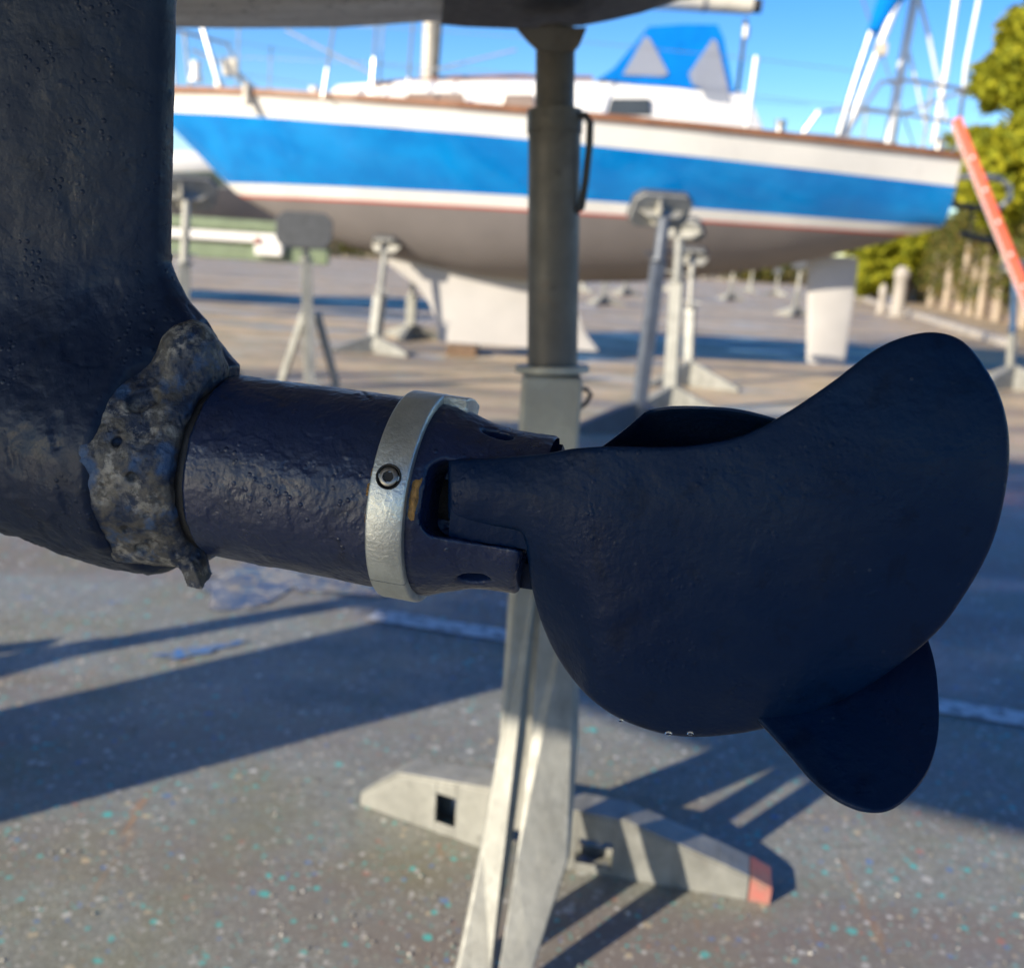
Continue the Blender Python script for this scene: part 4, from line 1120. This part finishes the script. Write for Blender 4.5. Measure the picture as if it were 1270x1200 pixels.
# ------------------------------------------------------------------ orange ladder against the stern
def ladder():
    top = aty(1186, 150, 9.05); foot = gnd(1312, 500)
    foot = np.array([foot[0], foot[1]-.2, 0])
    T = thing('ladder', 'orange ladder leaning against the stern of the blue boat', 'ladder', foot)
    ax = top-foot; L = np.linalg.norm(ax); ax /= L
    wv = np.array([.40, 1.0, 0]); wv -= ax*(wv@ax); wv /= np.linalg.norm(wv); nn = np.cross(ax, wv)
    rot = np.stack([wv, nn, ax], 1)
    for s_ in (-1, 1):
        c = foot + ax*L/2 + wv*s_*.19
        MB().box(c, (.016, .036, L/2), rot).build('rail', M['orange'], T, False, .004)
        MB().box(c + nn*.039, (.020, .003, L/2-.01), rot).build('rail_edge', M['alu'], T)
    k = .25
    while k < L-.1:
        b = MB(); b.tube([foot+ax*k-wv*.222, foot+ax*k+wv*.222], .015, 8); b.build('rung', M['alu'], T); k += .28
ladder()

# ------------------------------------------------------------------ boat on a trailer behind, far left
def far_boat():
    y0 = 14.5
    T = thing('motor_boat', 'white and grey-green boat on a trailer beyond the blue bow', 'motor boat', (-5.5, y0, 0))
    xs = np.linspace(-9.0, -3.0, 22); V = []; Fc = []; mi = []
    lv = [0, .25, .5, .62, .63, .80, 1.0]; band = [1, 1, 1, 0, 2, 0]
    for x in xs:
        k = np.clip((x+5.6)/2.6, 0, 1); b = 1.0*(1-k**2.4)+.01; zb = .65+.65*k**2.6; zs = 1.86+.22*k
        for s_ in lv:
            V.append((x, y0-b*min(1, s_)**(.35+.35*k), zb+(zs-zb)*s_))
    m_ = len(lv); n = len(V)
    for i in range(len(xs)-1):
        for j in range(m_-1): Fc.append((i*m_+j, (i+1)*m_+j, (i+1)*m_+j+1, i*m_+j+1)); mi.append(band[j])
    V = np.array(V); W = np.concatenate([V, V*np.array([1, -1, 1])+np.array([0, 2*y0, 0])])
    Fc = Fc+[tuple(i+n for i in f[::-1]) for f in Fc]; mi = mi*2
    for i in range(len(xs)-1): Fc.append((i*m_+m_-1, (i+1)*m_+m_-1, n+(i+1)*m_+m_-1, n+i*m_+m_-1)); mi.append(0)
    Fc += [(j, j+1, n+j+1, n+j) for j in range(m_-1)]; mi += band
    mesh_obj('hull', W, Fc, None, T, True, [M['b_white'], M['b_af'], M['green_boat']], mi)
    b = MB(); b.prism([(-7.8, y0-.6, 2.2), (-5.2, y0-.6, 2.3), (-5.7, y0-.55, 2.9), (-7.6, y0-.55, 2.9)], (0, 1.2, 0)); b.build('cabin', M['b_white'], T, False, .04)
    T2 = thing('boat_trailer', 'pale green and white boat trailer parked behind the blue bow', 'trailer', (-5, y0-1.2, 0))
    y1 = y0-1.25
    pa, pb = aty(225, 283, y1), aty(352, 298, y1)
    MB().box(((pa[0]+pb[0])/2-1.2, y1, pa[2]-.06), ((pb[0]-pa[0])/2+1.2, .05, .055)).build('rail', M['b_white'], T2, False, .01)
    MB().box(((pa[0]+pb[0])/2-1.2, y1+1.6, pa[2]-.06), ((pb[0]-pa[0])/2+1.2, .05, .055)).build('rail', M['b_white'], T2, False, .01)
    MB().box((pa[0]+.55, y1+.05, pa[2]+.08), (.9, .10, .07)).build('mudguard', M['green_trailer'], T2, False, .02)
    MB().box((pa[0]+.75, y1-.02, pa[2]-.25), (1.1, .06, .09)).build('lower_beam', M['green_trailer'], T2, False, .02)
    b = MB(); b.box((pb[0]-.15, y1-.08, pb[2]-.10), (.17, .10, .10)); b.build('light_board', M['b_white'], T2, False, .02)
    b = MB(); b.box((pb[0]-.28, y1-.19, pb[2]-.02), (.04, .012, .04)); b.build('tail_light', M['red'], T2)
    for x in (-6.6, -5.8):
        for yy in (y1-.05, y1+1.65):
            V, Fc = lathe([(-.09, .0), (-.09, .22), (-.06, .30), (.06, .30), (.09, .22), (.09, 0)], 24, np.array([x, yy, .30]), np.array([0, 1., 0]), np.array([1., 0, 0]), np.array([0, 0, 1.]))
            w = mesh_obj('wheel', V, Fc, M['tyre'], T2, True)
            V, Fc = lathe([(-.095, 0), (-.095, .17), (-.092, .17)], 20, np.array([x, yy, .30]), np.array([0, 1., 0]), np.array([1., 0, 0]), np.array([0, 0, 1.]))
            mesh_obj('rim', V, Fc, M['alu'], w)
far_boat()

# ------------------------------------------------------------------ trees, ivy wall, kerb on the right
def foliage(name, parent, blobs, n, size, mat):
    Vs = np.zeros((n*4, 3)); 
    w = np.array([b[1][0]*b[1][1]*b[1][2] for b in blobs])**.67; w /= w.sum()
    ch = rng.choice(len(blobs), n, p=w)
    C0 = np.array([b[0] for b in blobs])[ch]; R0 = np.array([b[1] for b in blobs])[ch]
    d = rng.normal(size=(n, 3)); d /= np.linalg.norm(d, axis=1)[:, None]
    rad = .55+.70*rng.random(n)**1.5
    P = C0 + d*R0*rad[:, None]
    u = rng.normal(size=(n, 3)); u /= np.linalg.norm(u, axis=1)[:, None]
    v = np.cross(u, d+.6*rng.normal(size=(n, 3))); v /= np.linalg.norm(v, axis=1)[:, None]+1e-9
    s = size*(.6+.8*rng.random(n))[:, None]
    Vs[0::4] = P-u*s; Vs[1::4] = P-v*s*.45; Vs[2::4] = P+u*s; Vs[3::4] = P+v*s*.45
    me = bpy.data.meshes.new(name); o_ = np.array(parent['_o']) if parent else 0
    Fc = np.arange(n*4).reshape(n, 4)
    me.vertices.add(n*4); me.vertices.foreach_set('co', (Vs-o_).astype(np.float32).ravel())
    me.loops.add(n*4); me.loops.foreach_set('vertex_index', Fc.astype(np.int32).ravel())
    me.polygons.add(n); me.polygons.foreach_set('loop_start', np.arange(0, n*4, 4, dtype=np.int32))
    me.update(calc_edges=True); me.materials.append(mat)
    return link(bpy.data.objects.new(name, me), parent)
def tree(label, px, py_top, py_bot, y, rx, seed, n=16000):
    top = aty(px, py_top, y); bot = aty(px, py_bot, y); c = (top+bot)/2; rz_ = (top[2]-bot[2])/2
    base = np.array([c[0]+.2, y, 0])
    T = thing('pine_tree', label, 'tree', base, 'trees beyond the boundary wall')
    lr = np.random.default_rng(seed)
    blobs = []
    for i in range(95):
        d = lr.normal(size=3); d /= np.linalg.norm(d); q = lr.random()**.4
        r_ = (.12+.14*lr.random())
        blobs.append((c + d*np.array([rx, rx, rz_])*q*.86, np.array([rx, rx, rz_*.8])*r_))
    foliage('crown', T, blobs, n, .10+rx*.018, M['leaf'])
    b = MB(); b.tube([base, base+np.array([.1, 0, c[2]*.45]), np.array([c[0], y, c[2]])], [.20, .15, .08], 12)
    for i in range(9):
        d = blobs[i*5][0]; st = base + (np.array([c[0], y, c[2]])-base)*(.5+.05*i); b.tube([st, (st+d)/2+np.array([0, 0, .15]), d], [.07, .05, .02], 7)
    shade_auto(b.build('trunk', M['bark'], T))
tree('tall yellow-green pine at the right edge, above the ladder', 1305, -25, 178, 27, 1.95, 3)
tree('lower yellow-green tree behind the swim ladder', 1292, 128, 300, 25, 2.3, 5, 22000)
tree('dark bushy tree seen under the stern, left of the pale posts', 1082, 318, 372, 37, 1.0, 8, 9000)
tree('bushy tree over the ivy wall, directly under the blue stern', 1120, 268, 345, 38, 2.0, 21, 12000)
tree('tree filling the gap above the ivy wall at the right edge', 1345, 120, 330, 30, 2.0, 11)
def ivy_wall():
    A = np.array([15.0, 41.0, 0]); B = np.array([9.6, 15.5, 0]); d = (B-A)/np.linalg.norm(B-A); L = np.linalg.norm(B-A); nrm = np.array([-d[1], d[0], 0]); nrm = nrm if nrm[0] < 0 else -nrm
    T = thing('boundary_wall', 'ivy covered boundary wall with pale posts along the right side', 'wall', A)
    MB().prism([A, B, B-nrm*.3, A-nrm*.3], (0, 0, 2.1)).build('wall', M['wall'], T)
    MB().prism([A+nrm*.04+np.array([0, 0, 2.102]), B+nrm*.04+np.array([0, 0, 2.102]), B-nrm*.34+np.array([0, 0, 2.102]), A-nrm*.34+np.array([0, 0, 2.102])], (0, 0, .10)).build('coping', M['concrete'], T)
    k = 1.0; i = 0
    while k < L-1:
        p = A+d*k+nrm*.22; ln = d*.18*math.sin(i*1.7)
        b = MB(); b.tube([p, p+ln*.5+np.array([0, 0, 1.1]), p+ln+np.array([0, 0, 2.3+.5*math.sin(i*2.3)])], [.11, .09, .07], 10); shade_auto(b.build('post', M['palebark'], T)); k += 2.1+.8*math.sin(i); i += 1
    lr = np.random.default_rng(4); blobs = []
    for i in range(150):
        k = lr.random()*L; z = .35+2.35*lr.random()**.8
        blobs.append((A+d*k+nrm*.10+np.array([0, 0, z]), np.array([.35, .35, .40])*(.7+.7*lr.random())))
    iv = foliage('ivy', T, blobs, 26000, .075, M['ivy']); iv['kind'] = 'stuff'
    # kerb: single stones
    K0 = A+nrm*2.2; n = int(L/1.0); me = None
    for i in range(n):
        c = K0 + d*(i+.5)*1.0
        if me is None:
            o = MB().box((0, 0, .06), (.49, .11, .06)).build('kerb_stone', M['concrete'], None, False, .012); me = o
        else:
            o = me.copy(); col.objects.link(o)
        o.location = c; o.rotation_euler.z = math.atan2(d[1], d[0]) + .01*math.sin(i*3); o['kind'] = 'structure'
ivy_wall()
def white_posts():
    for (px, pt, pb, w, lab) in ((1112, 330, 392, .16, 'thick white bollard by the kerb beneath the stern'), (1092, 352, 388, .09, 'thin white bollard by the kerb beneath the rudder')):
        g = gnd(px, pb); zt = aty(px, pt, g[1])[2]
        V, Fc = lathe([(0, w*1.4), (.05, w*1.4), (.06, w), (zt-.3, w*.92), (zt-.25, w*1.12), (zt-.12, w*1.12), (zt, w*.5), (zt, 0)], 20, g*np.array([1, 1, 0]), np.array([0, 0, 1.]), np.array([1., 0, 0]), np.array([0, 1., 0]))
        o = shade_auto(mesh_obj('bollard', V, Fc, M['concrete'], None, True)); tag(o, lab, 'bollard')
white_posts()
# far hedge closing the yard
def far_hedge():
    T = thing('far_wall', 'long low pale wall with dark shrubs closing the far side of the yard', 'wall', (0, 62, 0))
    MB().box((-8, 62, .55), (60, .15, .55)).build('wall', M['concrete'], T)
    lr = np.random.default_rng(14)
    blobs = [(np.array([-60+110*lr.random(), 61.4+lr.random()*.5, .5+.6*lr.random()]), np.array([1.6, .6, .6])*(.6+.6*lr.random())) for i in range(110)]
    iv = foliage('shrubs', T, blobs, 16000, .16, M['ivy']); iv['kind'] = 'stuff'
far_hedge()

# water drops on the near parts, added last
for (px, py, r_) in ((770, 893, .0012), (829, 909, .0016), (856, 909, .0014)):
    drop(px, py, .506, r_, PRO, 'water_drop', (1.2, .7, 1))
for o in bpy.data.objects:
    if '_o' in o: del o['_o']
